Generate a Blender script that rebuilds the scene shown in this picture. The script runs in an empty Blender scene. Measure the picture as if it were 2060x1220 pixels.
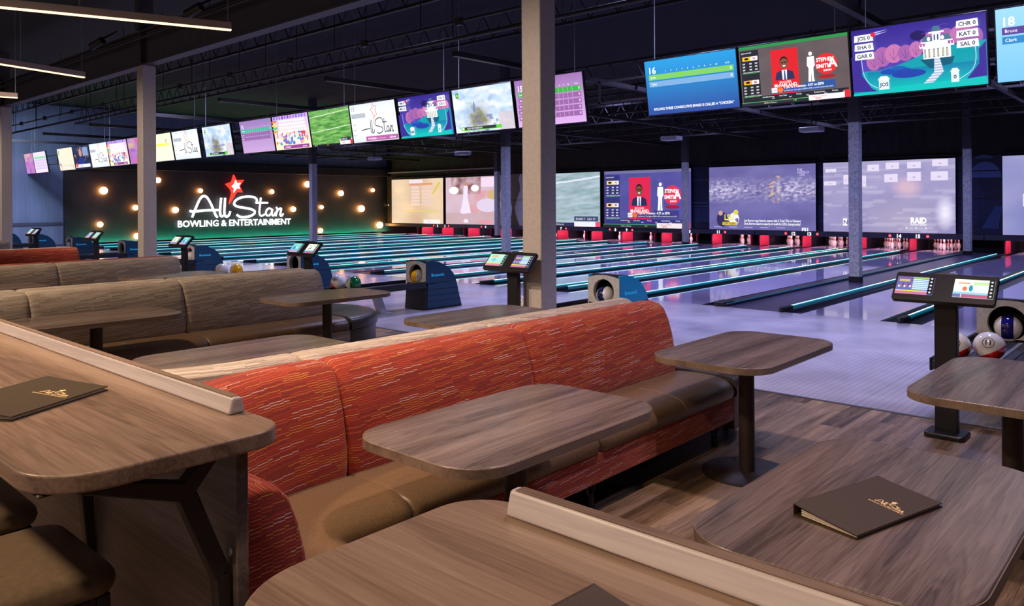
import bpy, bmesh, math, random
from mathutils import Vector, Matrix, noise
random.seed(7)
scene = bpy.context.scene
COL = scene.collection
PI = math.pi

# ------------------------------------------------------------------ camera
F_PX, PSI, ROLL, EYE = 1557.0, math.atan(1410 / 1557.0), math.atan(.006), 1.6
cam_d = bpy.data.cameras.new('camera'); cam = bpy.data.objects.new('camera', cam_d); COL.objects.link(cam)
cam_d.sensor_fit = 'HORIZONTAL'; cam_d.sensor_width = 36; cam_d.lens = 36 * F_PX / 2060
cam_d.shift_y = -(610 - 409.6) / 2060; cam_d.clip_start = .02; cam_d.clip_end = 200
cam.matrix_world = Matrix.Translation((0, 0, EYE)) @ Matrix.Rotation(PSI, 4, 'Z') @ Matrix.Rotation(PI / 2, 4, 'X') @ Matrix.Rotation(-ROLL, 4, 'Z')
scene.camera = cam

# ------------------------------------------------------------------ world and exposure
world = bpy.data.worlds.new('world'); scene.world = world; world.use_nodes = True
wb = world.node_tree.nodes['Background']; wb.inputs[0].default_value = (.62, .50, .52, 1); wb.inputs[1].default_value = .38
vs = scene.view_settings
vs.view_transform = 'Standard'; vs.look = 'None'; vs.gamma = 1; vs.use_curve_mapping = False; vs.exposure = 0.12

# ------------------------------------------------------------------ unseen lamps added to light the hall
def spot(name, loc, aim, watt, col, ang=100, blend=.8, rad=.12):
    d = bpy.data.lights.new(name, 'SPOT'); d.energy = watt; d.color = col
    d.spot_size = math.radians(ang); d.spot_blend = blend; d.shadow_soft_size = rad
    o = bpy.data.objects.new(name, d); COL.objects.link(o); o.location = loc
    o.rotation_euler = (Vector(aim) - Vector(loc)).to_track_quat('-Z', 'Y').to_euler()
    return o
WARM = (1, .72, .48); VIO = (.44, .44, 1.0); LAV = (.54, .56, 1.0)
for (x, y, z, ax, ay, w, c, a) in [
    (-4.6, -1.6, 4.4, -2.6, 1.6, 620, WARM, 95), (-.6, -1.4, 4.4, -.9, 1.2, 250, WARM, 90),
    (-7.4, .0, 4.4, -6.4, 2.6, 520, WARM, 95), (-11, .4, 4.4, -9.8, 3, 420, WARM, 95),
    (-15, .8, 4.4, -13.8, 3, 420, WARM, 95), (-20, .8, 4.4, -18.8, 3, 420, WARM, 95),
    (-3.4, 1.0, 4.5, -3.4, 1.5, 420, WARM, 70), (-1.5, 3.4, 4.6, -1.5, 3.6, 330, (1, .72, .66), 110)]:
    spot('unseen_warm_spot', (x, y, z), (ax, ay, 0), w, c, a)  # unseen warm lamps added over the seating
# unseen fill lamps added to brighten the near columns from the seating side
for x, tx in ((-6.0, -5.16), (-13.2, -14.72), (-22, -23.45)):
    spot('column_fill', (x, .8, 4.6), (tx, 6.1, 1.6), 900, (1, .76, .58), 46, .9, .1)
for x in (-1.5, -5.5, -9.5, -14, -19, -25, -31):  # unseen lavender lamps added above the approach
    spot('approach_wash', (x, 8.6, 4.9), (x, 9.0, 0), 820, LAV, 130, 1, .4)
for x in (-3, -8, -13, -19, -26):  # unseen violet lamps added above the lanes
    for y in (13.5, 18.5, 23.5):
        spot('lane_wash', (x, y, 4.9), (x, y, 0), 520, VIO, 140, 1, .4)
spot('curtain_wash', (-29.5, 8, 4.6), (-34, 9, 1), 620, (.62, .74, 1), 120, 1, .3)
spot('table_wash', (.3, 4.2, 4.6), (-.6, 3.2, .7), 170, (.55, .55, 1), 100, 1, .3)

# ------------------------------------------------------------------ helpers
def lin(c):
    c /= 255.0
    return c / 12.92 if c <= .04045 else ((c + .055) / 1.055) ** 2.4
def RGB(r, g, b): return (lin(r), lin(g), lin(b), 1)

class MB:
    def __init__(s): s.v = []; s.f = []; s.uv = []; s.mi = []
    def face(s, idx, uv=None, m=0): s.f.append(idx); s.uv.append(uv); s.mi.append(m)
    def box(s, x0, y0, z0, x1, y1, z1, m=0, M=None):
        b = len(s.v)
        ps = [(x0,y0,z0),(x1,y0,z0),(x1,y1,z0),(x0,y1,z0),(x0,y0,z1),(x1,y0,z1),(x1,y1,z1),(x0,y1,z1)]
        if M: ps = [tuple(M @ Vector(p)) for p in ps]
        s.v += ps
        for q in ((0,3,2,1),(4,5,6,7),(0,1,5,4),(1,2,6,5),(2,3,7,6),(3,0,4,7)): s.face([b + i for i in q], None, m)
        return s
    def prism(s, poly, z0, z1, m=0, M=None, cap=True):
        b = len(s.v); n = len(poly)
        ps = [(p[0], p[1], z0) for p in poly] + [(p[0], p[1], z1) for p in poly]
        if M: ps = [tuple(M @ Vector(p)) for p in ps]
        s.v += ps
        if cap: s.face([b + i for i in range(n - 1, -1, -1)], None, m); s.face([b + n + i for i in range(n)], None, m)
        for i in range(n):
            j = (i + 1) % n; s.face([b + i, b + j, b + n + j, b + n + i], None, m)
        return s
    def lathe(s, prof, seg=24, m=None, c=(0,0,0), cap=True):
        b = len(s.v)
        for (r, z) in prof:
            for k in range(seg):
                a = 2 * PI * k / seg; s.v.append((c[0] + r * math.cos(a), c[1] + r * math.sin(a), c[2] + z))
        for i in range(len(prof) - 1):
            for k in range(seg):
                l = (k + 1) % seg
                s.face([b + i * seg + k, b + i * seg + l, b + (i + 1) * seg + l, b + (i + 1) * seg + k], None, (m(i) if m else 0))
        if cap:
            s.face([b + k for k in range(seg - 1, -1, -1)], None, m(0) if m else 0)
            s.face([b + (len(prof) - 1) * seg + k for k in range(seg)], None, m(len(prof) - 2) if m else 0)
        return s
    def tube(s, pts, r, seg=10, m=0, flat=None):
        pts = [Vector(p) for p in pts]; b = len(s.v); n = len(pts); prev = None
        for i, p in enumerate(pts):
            t = (pts[min(i + 1, n - 1)] - pts[max(i - 1, 0)]).normalized()
            up = Vector((0, 0, 1)) if abs(t.z) < .95 else Vector((0, 1, 0))
            if flat: up = Vector(flat)
            a = t.cross(up).normalized(); c = a.cross(t).normalized()
            for k in range(seg):
                g = 2 * PI * k / seg
                s.v.append(tuple(p + a * r * math.cos(g) + c * r * math.sin(g)))
        for i in range(n - 1):
            for k in range(seg):
                l = (k + 1) % seg
                s.face([b + i * seg + k, b + i * seg + l, b + (i + 1) * seg + l, b + (i + 1) * seg + k], None, m)
        s.face([b + k for k in range(seg - 1, -1, -1)], None, m); s.face([b + (n - 1) * seg + k for k in range(seg)], None, m)
        return s
    def loft(s, secs, us, vs_, m=0, cap=True, close=True):
        """secs: list of sections (same point count); us: u per section; vs_: v per point."""
        b = len(s.v); k = len(secs[0])
        for sec in secs: s.v += [tuple(p) for p in sec]
        rng = k if close else k - 1
        vv = list(vs_) + [vs_[-1] + .1]
        for i in range(len(secs) - 1):
            for j in range(rng):
                l = (j + 1) % k
                s.face([b + i * k + j, b + (i + 1) * k + j, b + (i + 1) * k + l, b + i * k + l],
                       [(us[i], vv[j]), (us[i + 1], vv[j]), (us[i + 1], vv[j + 1]), (us[i], vv[j + 1])], m)
        if cap:
            for i, rev in ((0, False), (len(secs) - 1, True)):
                idx = [b + i * k + j for j in range(k)]
                uv = [(us[i] + sec_p[0] * 1.0, sec_p[1]) for sec_p in s.capuv]
                if rev: idx = idx[::-1]; uv = uv[::-1]
                s.face(idx, uv, m)
        return s
    capuv = []
    def build(s, name, mat, parent=None, smooth=False, bevel=0, bseg=2, sharp=40, fix=False):
        me = bpy.data.meshes.new(name); me.from_pydata(s.v, [], s.f)
        mats = mat if isinstance(mat, (list, tuple)) else [mat]
        for m in mats: me.materials.append(m)
        if len(mats) > 1:
            for p, i in zip(me.polygons, s.mi): p.material_index = i
        if any(u is not None for u in s.uv):
            lay = me.uv_layers.new(name='UVMap'); li = 0
            for f, u in zip(s.f, s.uv):
                for q in range(len(f)):
                    lay.data[li].uv = u[q] if u else (0, 0); li += 1
        if fix:
            bm = bmesh.new(); bm.from_mesh(me); bmesh.ops.recalc_face_normals(bm, faces=bm.faces); bm.to_mesh(me); bm.free()
        if smooth:
            me.shade_smooth()
            bm = bmesh.new(); bm.from_mesh(me)
            for e in bm.edges:
                if len(e.link_faces) == 2 and e.calc_face_angle(0) > math.radians(sharp): e.smooth = False
            bm.to_mesh(me); bm.free()
        me.update()
        o = bpy.data.objects.new(name, me); COL.objects.link(o)
        if parent: o.parent = parent
        if bevel:
            md = o.modifiers.new('bevel', 'BEVEL'); md.width = bevel; md.segments = bseg; md.limit_method = 'ANGLE'; md.angle_limit = math.radians(35)
            if not smooth: me.shade_smooth(); md.harden_normals = False
            if not smooth:
                bm = bmesh.new(); bm.from_mesh(me)
                for e in bm.edges:
                    if len(e.link_faces) == 2 and e.calc_face_angle(0) > math.radians(35): e.smooth = False
                bm.to_mesh(me); bm.free(); md.harden_normals = False
        return o

def tag(o, label=None, cat=None, group=None, kind=None):
    if label: o['label'] = label
    if cat: o['category'] = cat
    if group: o['group'] = group
    if kind: o['kind'] = kind
    return o
def thing(name, label, cat, loc=(0,0,0), rz=0, group=None):
    o = bpy.data.objects.new(name, None); COL.objects.link(o); o.empty_display_size = .1
    o.location = loc; o.rotation_euler = (0, 0, rz)
    return tag(o, label, cat, group)
def kids(o): return [c for c in COL.objects if c.parent == o]
KIDS = {}
def copy_tree(o, loc=None, rz=None, label=None, group=None, top=True):
    c = o.copy(); COL.objects.link(c)
    if o.name not in KIDS: KIDS[o.name] = kids(o)
    for ch in KIDS[o.name]:
        d = copy_tree(ch, top=False); d.parent = c
    if top:
        if loc is not None: c.location = loc
        if rz is not None: c.rotation_euler = (0, 0, rz)
        if label: c['label'] = label
        if group: c['group'] = group
    return c
def rrect(x0, y0, x1, y1, r, n=8):
    rs = r if isinstance(r, (list, tuple)) else [r] * 4
    out = []
    for (cx, cy, a0, q) in ((x1, y0, -90, rs[0]), (x1, y1, 0, rs[1]), (x0, y1, 90, rs[2]), (x0, y0, 180, rs[3])):
        sx = -1 if cx == x1 else 1; sy = -1 if cy == y1 else 1
        for k in range(n + 1):
            a = math.radians(a0 + 90 * k / n)
            out.append((cx + sx * q + q * math.cos(a), cy + sy * q + q * math.sin(a)))
    return out

# ------------------------------------------------------------------ materials
def mat(name, col, rough=.5, metal=0, emit=None, es=0, spec=None, coat=0):
    m = bpy.data.materials.new(name); m.use_nodes = True
    b = m.node_tree.nodes['Principled BSDF']
    b.inputs['Base Color'].default_value = (*col[:3], 1); b.inputs['Roughness'].default_value = rough; b.inputs['Metallic'].default_value = metal
    if spec is not None: b.inputs['Specular IOR Level'].default_value = spec
    if coat: b.inputs['Coat Weight'].default_value = coat
    if emit: b.inputs['Emission Color'].default_value = (*emit[:3], 1); b.inputs['Emission Strength'].default_value = es
    return m
def nd(m, t, **kw):
    n = m.node_tree.nodes.new(t)
    for k, v in kw.items():
        if hasattr(n, k): setattr(n, k, v)
    return n
def ln(m, a, b): m.node_tree.links.new(a, b)
def math_n(m, op, a, b=None, c=None):
    n = nd(m, 'ShaderNodeMath', operation=op)
    for i, x in enumerate((a, b, c)):
        if x is None: continue
        if isinstance(x, (int, float)): n.inputs[i].default_value = x
        else: ln(m, x, n.inputs[i])
    return n.outputs[0]
def ramp(m, fac, stops, interp='LINEAR'):
    r = nd(m, 'ShaderNodeValToRGB'); r.color_ramp.interpolation = interp
    while len(r.color_ramp.elements) < len(stops): r.color_ramp.elements.new(.5)
    for e, (p, c) in zip(r.color_ramp.elements, stops): e.position = p; e.color = (*c[:3], 1)
    ln(m, fac, r.inputs[0]); return r.outputs[0]

def wood(name, dark, mid, light, axis='Y', rough=.33, planks=None, scale=1.0):
    m = mat(name, mid, rough); b = m.node_tree.nodes['Principled BSDF']
    tc = nd(m, 'ShaderNodeTexCoord'); oi = nd(m, 'ShaderNodeObjectInfo')
    add = nd(m, 'ShaderNodeVectorMath', operation='MULTIPLY_ADD')
    ln(m, tc.outputs['Object'], add.inputs[0]); add.inputs[1].default_value = (1, 1, 1)
    sc = nd(m, 'ShaderNodeVectorMath', operation='SCALE'); sc.inputs[0].default_value = (3.1, 7.7, 0)
    ln(m, oi.outputs['Random'], sc.inputs['Scale']); ln(m, sc.outputs[0], add.inputs[2])
    vec = add.outputs[0]; plank_v = None
    if planks:
        pw, pl = planks
        sep = nd(m, 'ShaderNodeSeparateXYZ'); ln(m, tc.outputs['Object'], sep.inputs[0])
        ax, ay = (sep.outputs[0], sep.outputs[1]) if axis == 'Y' else (sep.outputs[1], sep.outputs[0])
        row = math_n(m, 'FLOOR', math_n(m, 'DIVIDE', ax, pw))
        wn = nd(m, 'ShaderNodeTexWhiteNoise', noise_dimensions='1D'); ln(m, row, wn.inputs['W'])
        off = math_n(m, 'MULTIPLY_ADD', wn.outputs[0], pl, ay)
        cell = math_n(m, 'FLOOR', math_n(m, 'DIVIDE', off, pl))
        cmb = nd(m, 'ShaderNodeCombineXYZ'); ln(m, row, cmb.inputs[0]); ln(m, cell, cmb.inputs[1])
        wn2 = nd(m, 'ShaderNodeTexWhiteNoise', noise_dimensions='2D'); ln(m, cmb.outputs[0], wn2.inputs[0])
        plank_v = wn2.outputs[0]
        sc2 = nd(m, 'ShaderNodeVectorMath', operation='SCALE'); ln(m, wn2.outputs['Color'], sc2.inputs[0]); sc2.inputs['Scale'].default_value = 9
        ad2 = nd(m, 'ShaderNodeVectorMath', operation='ADD'); ln(m, vec, ad2.inputs[0]); ln(m, sc2.outputs[0], ad2.inputs[1]); vec = ad2.outputs[0]
        fx = math_n(m, 'FRACT', math_n(m, 'DIVIDE', ax, pw)); fy = math_n(m, 'FRACT', math_n(m, 'DIVIDE', off, pl))
        gx = math_n(m, 'LESS_THAN', fx, .012); gy = math_n(m, 'LESS_THAN', fy, .0025)
        groove = math_n(m, 'MAXIMUM', gx, gy)
    mp = nd(m, 'ShaderNodeMapping'); ln(m, vec, mp.inputs[0])
    mp.inputs['Scale'].default_value = ((9 * scale, .5 * scale, 9 * scale) if axis == 'Y' else (.5 * scale, 9 * scale, 9 * scale))
    n1 = nd(m, 'ShaderNodeTexNoise'); ln(m, mp.outputs[0], n1.inputs[0]); n1.inputs['Scale'].default_value = 1.1; n1.inputs['Detail'].default_value = 5; n1.inputs['Distortion'].default_value = .25; n1.inputs['Roughness'].default_value = .55
    mp2 = nd(m, 'ShaderNodeMapping'); ln(m, vec, mp2.inputs[0])
    mp2.inputs['Scale'].default_value = ((120 * scale, 2.5 * scale, 60 * scale) if axis == 'Y' else (2.5 * scale, 120 * scale, 60 * scale))
    n2 = nd(m, 'ShaderNodeTexNoise'); ln(m, mp2.outputs[0], n2.inputs[0]); n2.inputs['Scale'].default_value = 1.6; n2.inputs['Detail'].default_value = 3
    # cathedral rings
    rg = math_n(m, 'FRACT', math_n(m, 'MULTIPLY', n1.outputs[0], 14.0)); rg = math_n(m, 'ABSOLUTE', math_n(m, 'SUBTRACT', rg, .5))
    f = math_n(m, 'ADD', math_n(m, 'MULTIPLY', n1.outputs[0], .9), math_n(m, 'MULTIPLY', math_n(m, 'SUBTRACT', n2.outputs[0], .5), .30))
    f = math_n(m, 'ADD', f, math_n(m, 'MULTIPLY', rg, .22))
    if plank_v is not None: f = math_n(m, 'ADD', f, math_n(m, 'MULTIPLY', math_n(m, 'SUBTRACT', plank_v, .5), .28))
    c = ramp(m, f, [(.33, dark), (.54, mid), (.78, light)])
    if planks:
        mx = nd(m, 'ShaderNodeMix', data_type='RGBA'); ln(m, groove, mx.inputs[0]); ln(m, c, mx.inputs[6]); mx.inputs[7].default_value = (*[x * .35 for x in dark[:3]], 1); c = mx.outputs[2]
    ln(m, c, b.inputs['Base Color'])
    bp = nd(m, 'ShaderNodeBump'); bp.inputs['Strength'].default_value = .06; bp.inputs['Distance'].default_value = .002
    ln(m, n2.outputs[0], bp.inputs['Height']); ln(m, bp.outputs[0], b.inputs['Normal'])
    return m

def dash_fabric(name, base, cols, row=.0125, length=.12, rough=.85, base2=None, thick=.22):
    """woven cloth with rows of short dashes, UV in metres"""
    m = mat(name, base, rough, spec=.25); b = m.node_tree.nodes['Principled BSDF']
    tc = nd(m, 'ShaderNodeTexCoord'); sep = nd(m, 'ShaderNodeSeparateXYZ'); ln(m, tc.outputs['UV'], sep.inputs[0])
    u, v = sep.outputs[0], sep.outputs[1]
    # stepped rows: each column of dashes slips half a row
    colid = math_n(m, 'FLOOR', math_n(m, 'DIVIDE', u, length * .5))
    wnc = nd(m, 'ShaderNodeTexWhiteNoise', noise_dimensions='1D'); ln(m, colid, wnc.inputs['W'])
    v2 = math_n(m, 'ADD', math_n(m, 'DIVIDE', v, row), math_n(m, 'MULTIPLY', colid, -.36))
    r = math_n(m, 'FLOOR', v2); fv = math_n(m, 'FRACT', v2)
    wn = nd(m, 'ShaderNodeTexWhiteNoise', noise_dimensions='1D'); ln(m, r, wn.inputs['W'])
    uu = math_n(m, 'ADD', math_n(m, 'DIVIDE', u, length), math_n(m, 'MULTIPLY', wn.outputs[0], 7.3))
    cu = math_n(m, 'FLOOR', uu)
    cb = nd(m, 'ShaderNodeCombineXYZ'); ln(m, r, cb.inputs[0]); ln(m, cu, cb.inputs[1])
    w2 = nd(m, 'ShaderNodeTexWhiteNoise', noise_dimensions='2D'); ln(m, cb.outputs[0], w2.inputs[0])
    k = len(cols); stops = [(i / k, c) for i, c in enumerate(cols)]
    dc = ramp(m, w2.outputs[0], stops, 'CONSTANT')
    mask = math_n(m, 'LESS_THAN', math_n(m, 'ABSOLUTE', math_n(m, 'SUBTRACT', fv, .5)), thick)
    fine = nd(m, 'ShaderNodeTexNoise'); mp = nd(m, 'ShaderNodeMapping'); mp.inputs['Scale'].default_value = (60, 900, 1); ln(m, tc.outputs['UV'], mp.inputs[0]); ln(m, mp.outputs[0], fine.inputs[0]); fine.inputs['Scale'].default_value = 1; fine.inputs['Detail'].default_value = 2
    bb = ramp(m, fine.outputs[0], [(.35, base2 or [x * .72 for x in base[:3]]), (.65, base)])
    mx = nd(m, 'ShaderNodeMix', data_type='RGBA'); ln(m, mask, mx.inputs[0]); ln(m, bb, mx.inputs[6]); ln(m, dc, mx.inputs[7])
    ln(m, mx.outputs[2], b.inputs['Base Color'])
    b.inputs['Sheen Weight'].default_value = .15
    bp = nd(m, 'ShaderNodeBump'); bp.inputs['Strength'].default_value = .25; bp.inputs['Distance'].default_value = .001
    ln(m, mask, bp.inputs['Height']); ln(m, bp.outputs[0], b.inputs['Normal'])
    return m

def noisy(name, c1, c2, rough=.4, scale=8, metal=0, bump=.1, r2=None, stretch=(1,1,1), spec=None):
    m = mat(name, c1, rough, metal, spec=spec); b = m.node_tree.nodes['Principled BSDF']
    tc = nd(m, 'ShaderNodeTexCoord'); mp = nd(m, 'ShaderNodeMapping'); mp.inputs['Scale'].default_value = stretch
    ln(m, tc.outputs['Object'], mp.inputs[0])
    n = nd(m, 'ShaderNodeTexNoise'); ln(m, mp.outputs[0], n.inputs[0]); n.inputs['Scale'].default_value = scale; n.inputs['Detail'].default_value = 4
    ln(m, ramp(m, n.outputs[0], [(.35, c1), (.65, c2)]), b.inputs['Base Color'])
    if bump:
        bp = nd(m, 'ShaderNodeBump'); bp.inputs['Strength'].default_value = bump; bp.inputs['Distance'].default_value = .002
        ln(m, n.outputs[0], bp.inputs['Height']); ln(m, bp.outputs[0], b.inputs['Normal'])
    return m

M = {}
M['table_wood'] = wood('table_wood', RGB(76,64,60), RGB(116,100,94), RGB(144,127,120), 'Y', .27)
M['bar_wood'] = wood('bar_wood', RGB(104,84,70), RGB(140,116,99), RGB(162,139,122), 'X', .36)
M['band_wood'] = wood('band_wood', RGB(104,88,78), RGB(130,112,100), RGB(150,132,120), 'Y', .4)
M['panel_wood'] = wood('panel_wood', RGB(80,68,64), RGB(112,98,90), RGB(134,120,110), 'X', .5, scale=.8)
M['rail_wood'] = wood('rail_wood', RGB(178,168,170), RGB(198,189,191), RGB(212,204,206), 'X', .4, scale=1.2)
M['floor_wood'] = wood('floor_wood', RGB(74,58,44), RGB(128,104,80), RGB(168,142,114), 'Y', .42, planks=(.15, 1.22), scale=1.3)
M['orange'] = dash_fabric('orange_cloth', RGB(158,56,38), [RGB(210,116,58), RGB(212,148,60), RGB(196,82,58), RGB(112,50,44), RGB(222,192,176), RGB(204,76,50), RGB(170,62,44), RGB(206,130,56), RGB(108,46,40), RGB(200,92,64), RGB(164,58,40)], row=.0108, length=.115, base2=RGB(138,44,30), thick=.13)
M['taupe'] = dash_fabric('taupe_cloth', RGB(192,180,168), [RGB(212,200,186), RGB(118,102,90), RGB(168,152,138), RGB(216,204,190), RGB(142,127,114), RGB(176,160,146)], base2=RGB(172,159,147), row=.0125, length=.13, thick=.17)
M['leather'] = noisy('brown_leather', RGB(108,86,64), RGB(120,97,74), .38, 90, bump=.05)
M['leather_dark'] = noisy('charcoal_leather', RGB(72,64,62), RGB(84,76,74), .35, 90, bump=.05)
M['stool_leather'] = noisy('stool_leather', RGB(112,94,76), RGB(122,104,84), .34, 60, bump=.05)
M['stitch'] = mat('stitching', RGB(150,128,100), .7)
M['black_metal'] = noisy('black_metal', RGB(30,27,28), RGB(40,36,38), .42, 40, bump=.03)
M['brown_metal'] = noisy('brown_metal', RGB(40,32,30), RGB(48,38,35), .5, 60, bump=.03)
M['console'] = mat('console_black', RGB(28,28,32), .38)
M['black'] = mat('matt_black', RGB(10,10,12), .7)
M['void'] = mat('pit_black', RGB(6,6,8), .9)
M['steel_grey'] = noisy('column_grey', RGB(172,165,162), RGB(182,175,172), .5, 30, bump=.02)
M['galv'] = noisy('galvanised', RGB(160,164,170), RGB(205,208,212), .42, 26, bump=.05)
M['dark_steel'] = noisy('dark_steel', RGB(58,54,60), RGB(66,62,68), .6, 6, bump=0)
M['ceil'] = noisy('ceiling_black', RGB(12,11,12), RGB(17,15,17), .85, 3, bump=0)
M['joist'] = mat('joist_black', RGB(28,25,27), .6)
M['wire'] = mat('steel_wire', RGB(150,155,160), .35, .6)
M['approach'] = mat('approach', RGB(178,172,186), .16)
M['lane'] = mat('lane', RGB(168,162,196), .05)
M['gutter'] = mat('gutter', RGB(22,24,40), .3)
M['cap'] = mat('cap', RGB(38,34,52), .32)
M['aisle'] = mat('aisle', RGB(70,60,92), .3)
M['screen_bezel'] = mat('screen_bezel', RGB(14,14,18), .3)
M['pin'] = mat('pin_white', RGB(235,232,232), .25)
M['pin_red'] = mat('pin_red', RGB(200,30,34), .3)
M['kick'] = mat('screen_cloth', RGB(150,140,145), .5); M['kickback'] = mat('kickback_red_glow', RGB(206,44,84), .5)  # kickback colour holds the red glow of the pit lights
M['mask'] = mat('mask_grey', RGB(60,62,84), .4)
M['curtain_blue'] = noisy('curtain_blue', RGB(112,126,150), RGB(122,136,160), .9, 2, bump=0, stretch=(1, 4, .3))
M['rail_grey'] = mat('rail_grey', RGB(74,76,92), .6)
M['logo_wall'] = noisy('logo_wall', RGB(46,40,44), RGB(56,49,52), .55, 1.5, bump=0)
M['soffit'] = noisy('soffit', RGB(30,25,24), RGB(46,38,34), .7, 2, bump=.0, stretch=(3, 1, 1))
M['hood_grey'] = noisy('hood_grey', RGB(178,178,182), RGB(198,198,202), .45, 30, bump=.04)
M['hood_teal'] = mat('hood_teal', RGB(10,54,80), .35)
M['hood_bright'] = mat('hood_bright', RGB(0,140,180), .35)
M['hood_black'] = mat('hood_black', RGB(20,20,26), .4)
M['alum'] = mat('aluminium', RGB(170,172,178), .3, .8)
M['paper'] = mat('paper', RGB(226,216,198), .8)
M['cover'] = noisy('menu_cover', RGB(56,42,26), RGB(64,49,31), .6, 300, bump=.08)
M['gold'] = mat('gold_foil', RGB(236,196,140), .35, 0, RGB(236,190,130), .25)
M['trim'] = mat('trim_grey', RGB(74,78,86), .45)
M['white_glow'] = mat('sign_white', (1,1,1), .5, 0, (.93,.97,1), 2.2)
M['red_glow'] = mat('sign_red', (1,.1,.05), .5, 0, (1,.035,.02), 1.6)
M['bulb'] = mat('bulb_glow', (1,.8,.5), .5, 0, (1,.40,.10), 26)
M['base_glow'] = mat('base_glow', (0,1,.6), .5, 0, (.03,.85,.45), 60)
M['lamp_glow'] = mat('lamp_glow', (1,.7,.3), .5, 0, (1,.60,.26), 3.2)
M['lamp_body'] = mat('lamp_body', RGB(170,156,150), .5)
M['pit_glow'] = mat('pit_glow', (1,.1,.1), .5, 0, (1,.03,.12), 16)
M['pin_glow'] = mat('pin_tube_glow', (1,.8,.9), .5, 0, (1,.80,.88), 80)
M['red_light'] = mat('red_light', (1,.1,.1), .5, 0, (1,.04,.05), 4)
M['num_glow'] = mat('number_white', (.9,.9,1), .5, 0, (.8,.85,1), .8)
M['teal_glow'] = mat('diffuser_teal', (.02,.25,.3), .4, 0, (.0,.20,.32), .30)
M['logo_cyan'] = mat('logo_cyan', RGB(40,170,220), .5, 0, RGB(40,170,220), .4)
M['ink'] = mat('ink_black', RGB(20,18,20), .5)

def led_mat():
    m = mat('led_strip', (.5, 1, 1), .5); b = m.node_tree.nodes['Principled BSDF']
    tc = nd(m, 'ShaderNodeTexCoord'); oi = nd(m, 'ShaderNodeObjectInfo'); sep = nd(m, 'ShaderNodeSeparateXYZ'); ln(m, tc.outputs['Object'], sep.inputs[0])
    w = math_n(m, 'ADD', math_n(m, 'MULTIPLY', sep.outputs[1], .055), math_n(m, 'MULTIPLY', oi.outputs['Random'], 3.7))
    n = nd(m, 'ShaderNodeTexNoise', noise_dimensions='1D'); ln(m, w, n.inputs['W']); n.inputs['Scale'].default_value = 1.6
    c = ramp(m, n.outputs[0], [(.30, (.10,.55,.9)), (.40, (.45,.85,1)), (.50, (.95,1,.45)), (.58, (.15,.95,.6)), (.68, (.7,.65,1))])
    ln(m, c, b.inputs['Emission Color']); b.inputs['Emission Strength'].default_value = 2.0
    return m
M['led'] = led_mat()

def approach_mat():
    m = M['approach']; b = m.node_tree.nodes['Principled BSDF']
    tc = nd(m, 'ShaderNodeTexCoord'); sep = nd(m, 'ShaderNodeSeparateXYZ'); ln(m, tc.outputs['Object'], sep.inputs[0])
    f = math_n(m, 'FRACT', math_n(m, 'DIVIDE', sep.outputs[0], .055)); l = math_n(m, 'LESS_THAN', f, .07)
    near = math_n(m, 'LESS_THAN', sep.outputs[1], 8.9)
    l = math_n(m, 'MULTIPLY', l, near)
    sx = math_n(m, 'FRACT', math_n(m, 'DIVIDE', sep.outputs[0], 1.05)); s1 = math_n(m, 'LESS_THAN', sx, .004)
    g = math_n(m, 'MAXIMUM', l, s1)
    n = nd(m, 'ShaderNodeTexNoise'); ln(m, tc.outputs['Object'], n.inputs[0]); n.inputs['Scale'].default_value = 1.3
    c = ramp(m, n.outputs[0], [(.35, RGB(170,164,180)), (.65, RGB(188,184,198))])
    mx = nd(m, 'ShaderNodeMix', data_type='RGBA'); ln(m, math_n(m, 'MULTIPLY', g, .55), mx.inputs[0]); ln(m, c, mx.inputs[6]); mx.inputs[7].default_value = RGB(90,84,96)
    ln(m, mx.outputs[2], b.inputs['Base Color'])
    ln(m, ramp(m, n.outputs[0], [(.3, (.12,.12,.12)), (.7, (.24,.24,.24))]), b.inputs['Roughness'])
approach_mat()

def pic_mat(name, strength):
    m = bpy.data.materials.new(name); m.use_nodes = True; nt = m.node_tree; b = nt.nodes['Principled BSDF']
    at = nd(m, 'ShaderNodeAttribute'); at.attribute_name = 'Col'
    b.inputs['Base Color'].default_value = (.01, .01, .012, 1); b.inputs['Roughness'].default_value = .3
    ln(m, at.outputs['Color'], b.inputs['Emission Color']); b.inputs['Emission Strength'].default_value = strength
    return m
M['pic'] = pic_mat('monitor_picture', 1.15)
M['proj'] = pic_mat('projected_picture', 1.0)
M['touch'] = pic_mat('touchscreen_picture', 1.1)
def print_mat():
    m = mat('printed_art', (.5,.5,.5), .4); at = nd(m, 'ShaderNodeAttribute'); at.attribute_name = 'Col'
    ln(m, at.outputs['Color'], m.node_tree.nodes['Principled BSDF'].inputs['Base Color']); return m
M['print'] = print_mat()

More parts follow.
